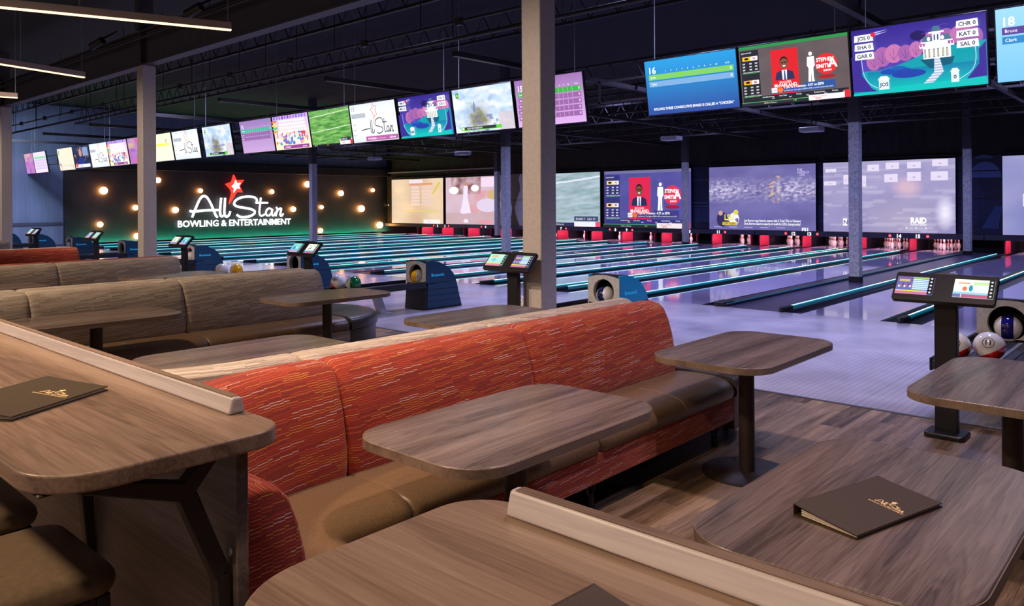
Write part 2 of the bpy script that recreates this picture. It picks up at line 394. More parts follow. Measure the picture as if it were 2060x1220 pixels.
# ------------------------------------------------------------------ flat pictures (screens, prints)
_TXT = {}
def text_mesh(s, bold=.0):
    k = (s, bold)
    if k not in _TXT:
        cu = bpy.data.curves.new('t', 'FONT'); cu.body = s; cu.size = 1; cu.offset = bold; cu.resolution_u = 2
        ob = bpy.data.objects.new('t', cu); COL.objects.link(ob)
        dg = bpy.context.evaluated_depsgraph_get(); dg.update()
        me = bpy.data.meshes.new_from_object(ob.evaluated_get(dg))
        vs_ = [(v.co.x, v.co.y) for v in me.vertices]; fs = [list(p.vertices) for p in me.polygons]
        bpy.data.objects.remove(ob); bpy.data.curves.remove(cu); bpy.data.meshes.remove(me)
        xs = [v[0] for v in vs_] or [0]
        _TXT[k] = (vs_, fs, min(xs), max(xs))
    return _TXT[k]
def dense(pts, n=4):
    """Catmull-Rom through the points"""
    out = []
    P = [pts[0]] + list(pts) + [pts[-1]]
    for i in range(1, len(P) - 2):
        p0, p1, p2, p3 = P[i-1], P[i], P[i+1], P[i+2]
        for k in range(n):
            t = k / n
            out.append(tuple(.5 * ((2*b) + (c-a)*t + (2*a-5*b+4*c-d)*t*t + (-a+3*b-3*c+d)*t**3) for a, b, c, d in zip(p0, p1, p2, p3)))
    out.append(tuple(pts[-1])); return out

class Canvas:
    """A picture of coloured shapes in metres (x right, y up), laid in thin layers"""
    def __init__(s, w, h): s.w = w; s.h = h; s.v = []; s.f = []; s.c = []; s.k = 0; s.step = .0004
    def z(s): s.k += 1; return s.k * s.step
    def grid(s, nx, ny, fn, x0=0, y0=0, x1=1, y1=1):
        z = s.z(); b = len(s.v); cc = []
        for j in range(ny + 1):
            for i in range(nx + 1):
                u = x0 + (x1 - x0) * i / nx; v = y0 + (y1 - y0) * j / ny
                s.v.append((u * s.w, v * s.h, z)); cc.append(fn(i / nx, j / ny))
        for j in range(ny):
            for i in range(nx):
                q = [j*(nx+1)+i, j*(nx+1)+i+1, (j+1)*(nx+1)+i+1, (j+1)*(nx+1)+i]
                s.f.append([b + t for t in q]); s.c.append([cc[t] for t in q])
        return s
    def poly(s, pts, col, z=None):
        z = z or s.z(); b = len(s.v); s.v += [(p[0]*s.w, p[1]*s.h, z) for p in pts]
        # keep winding counter-clockwise
        a = sum(pts[i][0]*pts[(i+1)%len(pts)][1] - pts[(i+1)%len(pts)][0]*pts[i][1] for i in range(len(pts)))
        idx = list(range(b, b + len(pts)))
        if a < 0: idx.reverse()
        s.f.append(idx); s.c.append([col] * len(pts)); return s
    def rect(s, x0, y0, x1, y1, col, z=None): return s.poly([(x0,y0),(x1,y0),(x1,y1),(x0,y1)], col, z)
    def ell(s, cx, cy, rx, ry, col, n=20, a0=0, a1=360):
        return s.poly([(cx + rx*math.cos(math.radians(a0+(a1-a0)*k/n)), cy + ry*math.sin(math.radians(a0+(a1-a0)*k/n))) for k in range(n if a1-a0 >= 360 else n+1)], col)
    def text(s, t, x, y, h, col, align='l', bold=.0, wid=None):
        """h: cap height share of canvas height; wid: forced width share"""
        vs_, fs, x0, x1 = text_mesh(t, bold); z = s.z(); b = len(s.v)
        sc = h * s.h / .7; sx = sc
        if wid: sx = wid * s.w / max(x1 - x0, 1e-3)
        W = (x1 - x0) * sx; ox = x * s.w - (0 if align == 'l' else W / 2 if align == 'c' else W)
        s.v += [(ox + (p[0]-x0)*sx, y*s.h + p[1]*sc, z) for p in vs_]
        for f in fs: s.f.append([b+i for i in f]); s.c.append([col]*len(f))
        return s
    def stroke(s, pts, wd, col, n=4, closed=False, smooth=True):
        """pts in shares; wd in metres"""
        P = dense(pts, n) if smooth else list(pts)
        if closed: P.append(P[0])
        P = [Vector((p[0]*s.w, p[1]*s.h)) for p in P]; z = s.z()
        L = []; R = []
        for i, p in enumerate(P):
            a, c = P[max(i-1,0)], P[min(i+1,len(P)-1)]
            if closed and i in (0, len(P)-1): a, c = P[-2], P[1]
            t = (c-a).normalized() if (c-a).length else Vector((1,0)); q = Vector((-t.y, t.x))*wd/2
            L.append(p+q); R.append(p-q)
        b = len(s.v)
        for l, r in zip(L, R): s.v += [(l.x, l.y, z), (r.x, r.y, z)]
        for i in range(len(P)-1): s.f.append([b+2*i+1, b+2*i+3, b+2*i+2, b+2*i]); s.c.append([col]*4)
        return s
    def build(s, name, mt, parent, Mx=None):
        me = bpy.data.meshes.new(name); me.from_pydata(s.v, [], s.f)
        ca = me.color_attributes.new('Col', 'FLOAT_COLOR', 'CORNER'); i = 0
        for c4 in s.c:
            for c in c4: ca.data[i].color = (*c[:3], 1); i += 1
        me.materials.append(mt)
        if Mx: me.transform(Mx)
        o = bpy.data.objects.new(name, me); COL.objects.link(o); o.parent = parent; return o

LOGO = {
'A1': [(16.03,1.07),(16.12,1.29),(16.23,1.55),(16.36,1.83),(16.47,1.97),(16.58,2.02),(16.71,1.97),(16.83,1.8),(16.94,1.59),(17.05,1.33),(17.15,1.11),(17.22,1.06)],
'A2': [(15.92,1.36),(16.03,1.32),(16.19,1.33),(16.61,1.37),(17.25,1.38)],
'l1': [(17.4,1.94),(17.36,1.6),(17.34,1.3),(17.37,1.12),(17.45,1.09),(17.49,1.12)],
'l2': [(17.59,1.94),(17.57,1.6),(17.55,1.3),(17.58,1.12),(17.68,1.07),(17.78,1.15),(17.84,1.31)],
'S': [(19.16,1.7),(19.19,1.84),(19.07,1.96),(18.81,2.0),(18.51,1.98),(18.24,1.9),(18.07,1.77),(18.04,1.63),(18.21,1.53),(18.54,1.47),(18.87,1.41),(19.06,1.32),(19.06,1.2),(18.86,1.08),(18.56,1.03),(18.32,1.05),(18.17,1.15)],
't1': [(19.4,1.95),(19.36,1.64),(19.32,1.33),(19.34,1.13),(19.45,1.08),(19.59,1.15)],
't2': [(19.14,1.7),(19.77,1.7)],
'a': [(19.98,1.36),(19.86,1.44),(19.72,1.37),(19.66,1.23),(19.7,1.11),(19.83,1.09),(19.95,1.21),(20.01,1.38),(19.98,1.21),(20.02,1.09),(20.11,1.1),(20.18,1.24)],
'r': [(20.22,1.49),(20.28,1.39),(20.23,1.24),(20.19,1.06),(20.25,1.26),(20.37,1.4),(20.49,1.42),(20.46,1.26),(20.43,1.12),(20.5,1.05),(20.6,1.17)]}
STAR = [(18.05,3.02),(18.18,2.76),(18.56,2.79),(18.34,2.5),(18.49,2.2),(18.2,2.21),(17.82,1.66),(17.95,2.19),(17.88,2.35),(17.65,2.58),(17.95,2.69)]
STAR_IN = [(18.12,2.77),(18.2,2.62),(18.38,2.65),(18.28,2.5),(18.33,2.36),(18.19,2.39),(18.01,2.18),(18.04,2.39),(17.92,2.47),(18.04,2.58)]
def logo_on(c, x0, y0, x1, y1, col, wd, star=None, parts=None, line2=None, star_line=False):
    """the script logo fitted in a box given in canvas shares"""
    mp = lambda p: (x0 + (x1-x0)*(p[0]-15.4)/5.6, y0 + (y1-y0)*(p[1]-.6)/2.45)
    for k, st in LOGO.items():
        if parts and k not in parts: continue
        c.stroke([mp(p) for p in st], wd, col, 3)
    if star:
        if star_line: c.stroke([mp(p) for p in STAR], wd*.8, star, smooth=False, closed=True)
        else: c.poly([mp(p) for p in STAR], star)
    if line2: c.text('BOWLING & ENTERTAINMENT', x0, y0, (y1-y0)*.10, line2, wid=(x1-x0), bold=.02)

def shaded(top, bot):
    return lambda u, v: tuple(b + (t-b)*v for t, b in zip(top, bot))
def fbm(x, y, z=0, o=4): return .5 + .5*noise.fractal(Vector((x, y, z)), 1.0, 2.0, o)
def mixc(a, b, t):
    t = max(0, min(1, t)); return tuple(x + (y-x)*t for x, y in zip(a[:3], b[:3]))
W_ = (1,1,1)

def pic_score(num, names, top, bot, row1, row2, note=None, cells=False, rows=None, title=W_):
    c = Canvas(1.40, .765); c.grid(4, 8, shaded(top, bot))
    c.text(num, .05, .76, .12, title, bold=.02)
    for i in range(10): c.text(str(i+1), .24+.062*i, .77, .03, title, 'c')
    c.text('9/10', .91, .77, .03, title, 'c')
    n = rows or len(names)
    y = .64
    for i in range(n):
        c.rect(.04, y, .97, y+.10, row1 if i == 0 else row2)
        c.text(names[i] if i < len(names) else names[-1], .06, y+.03, .045, W_)
        c.text('0', .945, y+.025, .055, W_, 'c')
        if cells:
            for q in range(11): c.rect(.2+.065*q, y+.008, .203+.065*q, y+.092, mixc(row2, W_, .6))
        y -= .125
    if note: c.text(note, .07, .08, .045, W_, bold=.02, wid=.88)
    return c
def pic_game(left, right, tomb, full=True):
    c = Canvas(1.40, .765); c.grid(6, 10, shaded(RGB(44,30,130), RGB(96,78,190)))
    teal = RGB(0,150,165); tl2 = RGB(0,185,180)
    for (x, y, rx, ry) in [(.17,.50,.06,.14),(.24,.55,.07,.15),(.33,.58,.07,.14),(.42,.57,.06,.12),(.50,.60,.05,.12),(.62,.66,.09,.17),(.72,.70,.08,.15),(.84,.74,.09,.14),(.92,.68,.06,.14)]:
        col = mixc(RGB(150,90,160), RGB(206,122,170), random.random())
        c.rect(x-.004, y-ry-.12, x+.004, y, RGB(80,50,120)); c.ell(x, y, rx, ry, col)
        for q in (-.4, 0, .4): c.stroke([(x, y-ry*.7), (x+rx*q*1.3, y+ry*(.5-abs(q)))], .004, RGB(92,56,126), 1, smooth=False)
    c.ell(.52,.80,.06,.07, RGB(28,18,84)); 
    for (x,y,l) in ((.60,.86,.10),(.55,.81,.09),(.68,.90,.06)): c.stroke([(x,y),(x+l/2,y+.015),(x+l,y)], .006, RGB(90,70,170), 3)
    c.poly([(0,.30),(.10,.36),(.22,.35),(.36,.40),(.48,.47),(.58,.54),(.75,.60),(1,.62),(1,0),(0,0)], teal)
    c.grid(10, 3, lambda u, v: mixc(RGB(0,185,180), RGB(0,120,160), v), .12, .0, .95, .34)
    c.ell(.34,.32,.12,.05, RGB(20,70,170)); c.ell(.44,.26,.13,.06, RGB(28,60,160)); c.ell(.36,.36,.06,.03, RGB(20,90,170))
    # house on the hill with its stair
    wt = RGB(232,236,246); sh = RGB(170,178,206); dk = RGB(50,70,110)
    c.poly([(.53,.44),(.78,.44),(.76,.34),(.60,.30)], RGB(0,84,110))
    c.rect(.555,.44,.755,.62, wt); c.rect(.575,.62,.735,.68, wt); c.rect(.625,.68,.685,.82, wt)
    c.poly([(.545,.68),(.565,.77),(.615,.77),(.625,.68)], RGB(70,110,130)); c.poly([(.685,.68),(.695,.77),(.745,.77),(.765,.68)], RGB(70,110,130))
    c.poly([(.62,.82),(.632,.90),(.678,.90),(.69,.82)], RGB(70,110,130)); c.rect(.60,.80,.71,.825, wt)
    c.rect(.53,.60,.78,.625, wt); c.rect(.54,.67,.77,.69, wt)
    for x in (.57,.60,.635,.665,.70,.73): c.rect(x-.006,.46,x+.006,.58, dk); c.rect(x-.003,.47,x+.003,.57, RGB(220,210,140))
    for x in (.60,.70): c.ell(x,.725,.012,.03, W_)
    for x in (.643,.667): c.rect(x-.005,.70,x+.005,.78, dk)
    for i in range(13): c.rect(.53+.0205*i,.625,.534+.0205*i,.655, W_)
    c.poly([(.635,.44),(.675,.44),(.70,.24),(.60,.05),(.53,.05),(.63,.24)], sh)
    for i in range(11):
        t = i/10; y = .43-.38*t; xl = .637-.0*t if y > .24 else .632-(.24-y)*.52; xr = .675+(.44-y)*.12 if y > .24 else .70-(.24-y)*.52
        c.rect(xl, y, xr, y+.014, wt)
    c.poly([(0,0),(1,0),(1,.11),(.7,.10),(.4,.09),(0,.03)], tl2)
    c.stroke([(.08,.60),(.09,.35),(.13,.18),(.20,.09)], .007, RGB(190,210,250)); c.stroke([(.92,.62),(.93,.40),(.90,.22),(.80,.10)], .007, RGB(190,210,250))
    c.poly([(0,.6),(.07,.55),(.08,.3),(.15,.1),(.2,.04),(0,.06)], RGB(56,40,140)); c.poly([(1,.6),(.95,.5),(.95,.3),(.88,.14),(.86,.10),(1,.12)], RGB(56,40,140))
    for (x, y, w_, t) in ((.25,.06,.08,tomb), (.78,.07,.055,'0')):
        c.rect(x-w_/2, y, x+w_/2, y+.17, RGB(216,226,240)); c.poly([(x-w_*.62,y+.15),(x-w_*.3,y+.20),(x+w_*.3,y+.20),(x+w_*.62,y+.15)], W_); c.text(t, x, y+.05, .055, RGB(24,24,50), 'c', .02)
    for arr, x in ((left, .03), (right, .80)):
        for i, t in enumerate(arr):
            y = .86 - .135*i if arr is left else .87 - .14*i
            c.poly([(x,y-.045),(x+.155,y-.05),(x+.15,y+.06),(x+.005,y+.055)], RGB(234,238,246)); c.text(t, x+.078, y-.022, .055, RGB(24,24,40), 'c', .02)
    for (x, y) in ((.17,.93),(.17,.90)): c.poly([(x,y),(x+.13,y+.02),(x+.02,y-.02)], RGB(180,190,240))
    c.ell(.185,.90,.02,.035, RGB(220,30,70))
    return c
def pic_sport(bg, pale=False):
    c = Canvas(1.40, .765)
    c.grid(20, 12, lambda u, v: mixc(bg, [x*1.5 for x in bg[:3]], fbm(u*6, v*4, 3)))
    dk = RGB(28,32,40) if not pale else RGB(52,52,120); fg = W_
    c.rect(0, .95, 1, 1, RGB(40,140,70) if not pale else mixc(bg, W_, .1))
    c.rect(.01, .06, .19, .93, dk)
    c.text('2020 NCAAM', .02, .88, .022, fg)
    for (y, a) in ((.76, RGB(250,190,0)), (.36, RGB(250,170,20))):
        c.rect(.03, y, .11, y+.07, a if not pale else mixc(a, W_, .3)); c.rect(.11, y, .18, y+.07, RGB(235,235,235)); c.text('N' if y > .5 else 'M', .145, y+.015, .04, RGB(190,30,60), 'c', .03)
        c.ell(.07, y+.035, .022, .02, RGB(20,20,20))
        for r in range(3):
            for x in (.03,.095,.15): c.text('000' if x > .03 else 'ESP', x, y-.06-.05*r, .022, fg, bold=.02)
        c.text('WIN CHANCE TO WIN', .03, y-.205, .02, fg)
        c.rect(.02, y-.215, .18, y-.21, RGB(60,200,80))
    c.rect(.31, .12, .56, .88, RGB(214,30,36) if not pale else RGB(220,40,80))
    # presenter card
    sk = RGB(126,80,56)
    c.ell(.43,.66,.04,.10, RGB(20,16,16)); c.ell(.43,.645,.037,.085, sk); c.ell(.43,.605,.014,.012, RGB(240,235,230))
    for s_ in (-1,1): c.ell(.43+.014*s_,.66,.009,.014, RGB(30,20,18))
    c.poly([(.34,.38),(.355,.50),(.40,.54),(.46,.54),(.51,.50),(.525,.38)], RGB(40,44,84)); c.poly([(.41,.38),(.405,.54),(.455,.54),(.45,.38)], RGB(230,230,240)); c.poly([(.423,.38),(.427,.53),(.437,.53),(.443,.38)], RGB(60,70,130))
    c.text('BOOGER', .435, .325, .035, W_, 'c'); c.text('McFARLAND', .435, .265, .055, W_, 'c', .02, wid=.21)
    # white figure
    x = .675
    c.ell(x,.745,.016,.032, W_); c.poly([(x-.035,.56),(x-.03,.70),(x+.03,.70),(x+.035,.56),(x+.02,.52),(x+.02,.36),(x+.025,.30),(x+.002,.30),(x,.50),(x-.006,.30),(x-.03,.30),(x-.022,.52)], W_)
    c.ell(.81,.56,.095,.165, RGB(220,40,40) if not pale else RGB(224,50,90)); c.text('STEPHEN', .80,.60,.06,W_,'c',.03, wid=.15); c.text('SMITH',.785,.50,.06,W_,'c',.03); c.text('A',.865,.50,.14,W_,'c',.03); c.text('SHOW',.82,.44,.03,W_,'c',.03)
    c.ell(.81,.36,.08,.03, RGB(160,30,40))
    c.poly([(.60,.30),(.88,.30),(.88,.17),(.30,.17),(.30,.24),(.60,.24)], RGB(40,80,150) if not pale else RGB(60,60,130))
    c.text('1 LSU vs 3 Clemson - 8 ET on ESPN', .42, .235, .04, W_, bold=.02, wid=.36); c.text('Joe Burrow: The highest QBR in FBS vs ranked teams since 2011', .42, .19, .022, W_, wid=.44)
    c.rect(.30,.18,.355,.26, RGB(240,240,240)); c.ell(.385,.215,.025,.04, RGB(240,120,30)); c.text('LSU', .305,.205,.035,RGB(90,40,140), wid=.045)
    c.rect(.19,.06,.99,.15, dk)
    for i, t in enumerate(['Sun Belt Champ','Iowa State','Florida','Stanley Drake','Purdue']):
        c.text(t, .21+.16*i, .115, .022, W_); c.text('58.5', .30+.16*i, .085, .02, W_)
    c.rect(0, .05, 1, .056, RGB(60,210,80)); c.rect(0,0,1,.05, RGB(34,38,50))
    c.text('2 Duke vs Clemson', .22, .018, .02, W_); c.text('7 ET', .50,.018,.022,RGB(250,230,0)); c.rect(.64,0,1,.085, RGB(240,228,232)); c.text('DUKE vs CLEMSON', .67,.045,.02,RGB(180,60,80)); c.text('ESPN2', .70,.012,.025,RGB(200,20,30), bold=.02); c.rect(.955,0,1,.12, RGB(214,40,50))
    return c
def pic_logo(num=None, tint=(1,1,1), bar=True):
    c = Canvas(1.40, .765); c.grid(6, 6, lambda u, v: mixc(RGB(250,252,250), RGB(196,206,212), abs(v-.5)*1.3)[:3])
    if num: c.text(num, .04, .84, .11, RGB(150,160,176), bold=.02)
    for i, y in enumerate((.66,.46,.32,.18)):
        c.rect(.02, y-.02, .34 if i == 0 else .12, y+.10 if i == 0 else y+.04, RGB(176,184,192) if i == 0 else RGB(222,226,228)); c.text('Player', .03, y, .035, RGB(120,126,136))
        c.text('0', .95, y, .04, RGB(110,110,120))
    logo_on(c, .14, .02, .98, 1.02, RGB(44,38,58), .018, RGB(216,60,50), parts=['l1','l2','S','t1','t2','a','r','A2'], star_line=True)
    if bar: c.rect(.30,.02,1,.14, RGB(180,90,160)); c.text('ATTENDED', .34,.055,.045,W_,bold=.02); c.text('Show us what you got', .52,.06,.03,W_); c.text('Q2 Rock', .82,.055,.045,W_,bold=.02)
    return c
def pic_field():
    c = Canvas(1.40, .765)
    c.grid(48, 30, lambda u, v: mixc(RGB(38,120,30), RGB(150,206,110), fbm(u*4+v*3, v*26-u*4, 1)*1.3-.25))
    for y in (.82,.40): c.stroke([(0,y),(.5,y+.05),(1,y+.11)], .012, RGB(226,240,214)); 
    c.rect(0,0,.72,.05,RGB(20,24,24)); c.text('FS2 4-6', .05,.01,.03,W_); c.text('Total', .36,.01,.03,RGB(230,230,0)); c.rect(.70,0,1,.15,RGB(240,232,236)); c.rect(.72,.10,.97,.19,RGB(40,50,60)); c.text('DUKE 45', .74,.12,.045,W_); c.rect(.95,0,1,.12,RGB(224,40,50)); c.text('ESPN', .76,.03,.035,RGB(220,40,60),bold=.02)
    return c
def pic_storm(seed, bar=True):
    c = Canvas(1.40, .765)
    def f(u, v):
        n = fbm(u*3+v*2, v*4, seed); q = fbm(u*7, v*7+3, seed+5)
        a = mixc(RGB(170,200,226), RGB(244,246,252), n*1.5-.3); a = mixc(a, RGB(130,150,196), (q-.5)*1.6)
        d = math.hypot((u-.42)*1.5, (v-.32)); a = mixc(a, RGB(132,130,96), 1.35-d*3.6-(q-.5)*1.5); 
        if q > .56 and v < .38 and .3 < u < .75: a = mixc(a, RGB(96,98,150), .7)
        if u > .75 and v < .4: a = mixc(a, RGB(206,180,180), .6)
        return a
    c.grid(56, 34, f)
    c.poly([(.33,.48),(.365,.72),(.39,.52),(.37,.40)], RGB(120,136,170))
    c.rect(.06,.80,.11,.92,RGB(20,150,60)); c.ell(.085,.86,.012,.03,RGB(210,230,40))
    if bar: c.rect(.10,.05,.78,.12,RGB(40,52,40)); c.rect(.10,.04,.80,.052,RGB(100,220,40)); c.ell(.13,.085,.028,.05,RGB(110,220,50)); c.ell(.13,.085,.016,.028,W_); c.text('HUNT WILD MUSHROOM', .2,.065,.04,W_, wid=.26); c.rect(.70,.055,.79,.115,RGB(90,210,50))
    return c
def pic_party():
    c = Canvas(1.40, .765); c.grid(4, 4, shaded(RGB(206,170,226), RGB(240,236,190)))
    pal = [RGB(220,60,70),RGB(70,120,200),RGB(240,200,60),RGB(150,90,190),RGB(70,170,200),RGB(240,140,180),RGB(250,250,250)]
    rd = random.Random(3)
    for i in range(70):
        x, y = rd.random()*.9+.03, rd.random()*.34+.12; r = .02+.04*rd.random(); c.poly([(x,y),(x+r,y+.03),(x+r*.8,y+.12),(x-r*.4,y+.07)], rd.choice(pal))
    for i in range(12): x = .06+.08*i; c.rect(x, .90, x+.05, .99, rd.choice([RGB(120,70,180),RGB(160,110,210),RGB(90,120,210)])) 
    for r in range(4):
        for q in range(11): c.rect(.22+.068*q,.50+.10*r,.27+.068*q,.575+.10*r, RGB(250,250,235))
        c.poly([(.03,.50+.1*r),(.17,.53+.1*r),(.16,.59+.1*r),(.02,.56+.1*r)], [RGB(210,160,60),RGB(90,190,120),RGB(240,210,80),RGB(230,120,60)][r])
    c.rect(.28,.02,1,.12,RGB(150,60,150)); c.text('ATTENDED', .32,.045,.04,W_,bold=.02); c.text('Q2 Rock', .82,.045,.04,W_,bold=.02)
    return c
def pic_flower(seed=1):
    c = Canvas(1.40, .765)
    c.grid(40, 26, lambda u, v: mixc(mixc(RGB(170,130,200), RGB(210,90,150), fbm(u*5, v*4, seed)*1.4-.3), RGB(200,190,110) if v > .6 else RGB(120,90,190), fbm(u*3, v*5, seed+3)*1.5-.6))
    return c
def pic_news():
    c = Canvas(1.40, .765); c.grid(4, 4, shaded(RGB(30,40,90), RGB(24,26,50)))
    rd = random.Random(9)
    for i in range(26): x, y = rd.random()*.9, .35+rd.random()*.55; c.rect(x, y, x+.09, y+.09, rd.choice([RGB(70,60,60),RGB(110,80,60),RGB(40,50,80),RGB(150,120,90),RGB(20,20,30)]))
    c.rect(.60,.55,.93,.92,RGB(130,150,190)); c.ell(.45,.70,.09,.17,RGB(196,140,110)); c.poly([(.22,.16),(.30,.45),(.45,.52),(.62,.45),(.70,.16)], RGB(26,44,120))
    c.rect(.05,.06,.95,.2,RGB(230,232,240)); c.text('BREAKING', .34,.10,.05,RGB(40,60,130),bold=.02); c.ell(.14,.17,.07,.09,RGB(230,70,30)); return c
def pic_cream(col=(248,226,200)):
    c = Canvas(1.40, .765); c.grid(4, 4, shaded(RGB(*col), RGB(*[min(255,x-6) for x in col])))
    c.poly([(.05,.66),(.10,.70),(.12,.90),(.07,.92)], RGB(60,180,70)); c.rect(.10,.03,.95,.22, RGB(212,196,170))
    for i in range(7): c.poly([(.18+.1*i,.04),(.25+.1*i,.04),(.24+.1*i,.19),(.19+.1*i,.19)], RGB(232,236,232))
    c.ell(.10,.27,.035,.06,RGB(40,30,30)); return c
def pic_list():
    c = Canvas(1.40, .765); c.grid(4, 4, shaded(RGB(222,214,240), RGB(232,214,240)))
    for i in range(5): c.rect(.03,.68-.13*i,.97,.78-.13*i, RGB(140,210,150) if i == 0 else RGB(206,190,226)); c.text('Player', .06,.71-.13*i,.04,W_)
    return c
def pic_yellow():
    c = Canvas(1.40, .765); c.grid(4, 4, shaded(RGB(236,240,206), RGB(240,240,214)))
    c.rect(.30,.55,.85,.64,RGB(236,236,100)); c.stroke([(.8,.78),(.74,.72),(.78,.66)], .02, RGB(90,100,110))
    for r in range(4):
        for q in range(4): c.rect(.3+.16*q,.1+.1*r,.34+.16*q,.13+.1*r,RGB(206,212,196))
    return c

# ================================================================== SETTING
def struct(name, mb, mt, **k): o = mb.build(name, mt, **k); o['kind'] = 'structure'; return o
Y_EDGE, Y_FOUL, Y_MASK = 6.25, 10.95, 27.0
struct('floor', MB().box(-34.2, -4, -.05, 3.2, Y_EDGE, 0), M['floor_wood'])
struct('approach', MB().box(-34.2, Y_EDGE + .03, -.05, 3.2, Y_FOUL, 0), M['approach'])
struct('trim_1', MB().box(-34.2, Y_EDGE, -.05, 3.2, Y_EDGE + .03, .006), M['trim'])
struct('floor', MB().box(-34.2, Y_FOUL, -.2, 3.2, 29.8, -.12), M['void'])
struct('ceiling', MB().box(-34.2, -4, 5.6, 3.2, 29.8, 5.7), M['ceil'])
struct('wall_far', MB().box(-34.2, 29.6, -.2, 3.2, 29.8, 5.6), M['void'])
struct('wall_left', MB().box(-34.3, -4, -.2, -34.1, 29.8, 5.6), M['curtain_blue'])
struct('trim_2', MB().box(-34.1, -4, .86, -34.04, 10.85, .96).box(-34.1, -4, 0, -34.04, 10.85, .08), M['rail_grey'])
struct('wall_right', MB().box(3.2, -4, -.2, 3.35, 29.8, 5.6), M['ceil'])

# logo wall with its soffit
wall = struct('wall_logo', MB().box(-34.1, 10.9, -.1, -33.95, 29.6, 3.12), M['logo_wall'])
struct('trim_3', MB().box(-34.1, 10.8, 3.12, -33.6, 29.6, 3.5), M['soffit'])
fl = thing('floor_light', 'green light strip running along the foot of the black logo wall', 'light strip', (-33.72, 19.2, .006))
MB().box(-.05, -7.9, 0, 0, 7.9, .03).build('glowing_strip', M['base_glow'], fl); MB().box(.12, -8, 0, .16, 8, .11).build('hiding_curb', M['black'], fl)  # low curb added to hide the strip, leaving only its glow

sign = thing('logo_sign', 'lit white script sign with a red star on the black side wall', 'sign', (-33.95, 0, 0))
for k, st in LOGO.items():
    d = 0 if k != 'A2' else .02
    P = dense([(.16 + d, p[0], p[1]) for p in st], 4)
    wdt = .052 if k in ('A1', 'A2', 'l1', 'l2', 'S') else .042
    MB().tube(P, wdt, 8).build('script_stroke', M['white_glow'], sign, smooth=True)
def to_wall(pts, x0, x1): return Matrix(((0,0,1,0),(1,0,0,0),(0,1,0,0),(0,0,0,1)))
RW = Matrix(((0,0,1,0),(1,0,0,0),(0,1,0,0),(0,0,0,1)))   # (x,y,z)->(z,x,y): x runs along Y, y up, z off the wall
star_b = MB().prism(STAR, .04, .14, M=RW).build('star_outline', M['red_glow'], sign)
MB().prism(STAR_IN, .141, .16, M=RW).build('star_center', M['white_glow'], star_b)
tv, tf, tx0, tx1 = text_mesh('BOWLING & ENTERTAINMENT', .012)
sc = 5.64 / (tx1 - tx0); mb = MB()
mb.v = [(.12, 15.41 + (p[0]-tx0)*sc, .64 + p[1]*sc*1.0) for p in tv]; mb.f = [list(f) for f in tf]; mb.uv = [None]*len(tf); mb.mi = [0]*len(tf)
lt = mb.build('lettering', M['white_glow'], sign); sd = lt.modifiers.new('depth', 'SOLIDIFY'); sd.thickness = .02
lt['label'] = 'white block lettering BOWLING & ENTERTAINMENT'

BULBS = [(12.34,2.23,.13),(13.61,1.52,.095),(12.2,.84,.095),(13.67,.31,.11),(14.56,2.7,.1),(16.45,2.26,.085),(15.31,1.4,.115),(20.03,2.24,.09),(21.2,1.38,.11),(22.03,2.63,.13),(22.85,1.47,.085),(22.78,.27,.1),(24.05,2.19,.12),(25.35,1.37,.15),(26.12,2.37,.085),(26.58,.46,.15),(27.3,1.55,.1)]
BL = ['top left of the lit dots, large', 'second dot in, left of the near column', 'low at far left of the black wall', 'lowest dot left of the near column', 'high dot just right of the near column', 'above the letter A of the sign', 'left of the letter A of the sign', 'above right of the word Star', 'right of the end of the word Star', 'high dot beside the slim column', 'right of the slim column, middle height', 'right of the slim column, near the floor', 'upper dot between slim column and screen', 'large dot in the middle right of the wall', 'highest dot before the first screen', 'large low dot before the first screen', 'half hidden at the edge of the first screen']
for (y, z, r), l in zip(BULBS, BL):
    r *= 1.15
    b = thing('wall_lamp', 'round orange globe wall lamp, ' + l, 'lamp', (-33.95, y, z), 0, 'globe lamps on the black wall')
    MB().lathe([(r*math.sin(PI*k/8), -r*math.cos(PI*k/8)) for k in range(9)], 16, c=(.10, 0, 0), cap=False).build('globe', M['bulb'], b, smooth=True)
    MB().box(0, -.03, -.03, .04, .03, .03).build('mount', M['black_metal'], b)

# ------------------------------------------------------------------ lanes
LW = 1.054
WORD = dict(enumerate('zero one two three four five six seven eight nine ten eleven twelve thirteen fourteen fifteen sixteen seventeen'.split()))
LA = {17:-2.79,16:-4.36,15:-7.0,14:-8.57,13:-10.47,12:-12.04,11:-13.94,10:-16.16,9:-18.06,8:-19.63,7:-21.53,6:-23.1,5:-25.0,4:-27.2,3:-29.1,2:-30.67,1:-32.57}
def gutter_mb(x):
    m = MB(); n = 8; r = .1175; secs = []
    pts = [(x + r - r*math.cos(PI*k/n), -.005 - .075*math.sin(PI*k/n)) for k in range(n+1)] + [(x + 2*r, -.115), (x, -.115)]
    for y in (Y_FOUL, 28.9): secs.append([(p[0], y, p[1]) for p in pts])
    MB.capuv = [(0,0)]*len(pts); m.loft(secs, [0,1], [0]*len(pts)); return m
for i, a in LA.items():
    t = thing('bowling_lane', 'glossy bowling lane number %s, running to the pins under its number' % WORD[i] if i > 1 else 'last bowling lane beside the black logo wall', 'bowling lane', (a + LW/2, 20, 0), 0, 'bowling lanes')
    T = Matrix.Translation((-(a + LW/2), -20, 0))
    MB().box(a, Y_FOUL, -.11, a + LW, 29.0, 0, M=T).build('lane_surface', M['lane'], t)
    for x in (a - .235, a + LW):
        g = gutter_mb(x).build('gutter', M['gutter'], t, smooth=True); g.data.transform(T)
NARROW = [16, 14, 12, 8, 6, 2]; AISLE = [10, 4]; RET = [15, 13, 11, 9, 7, 5, 3, 1]
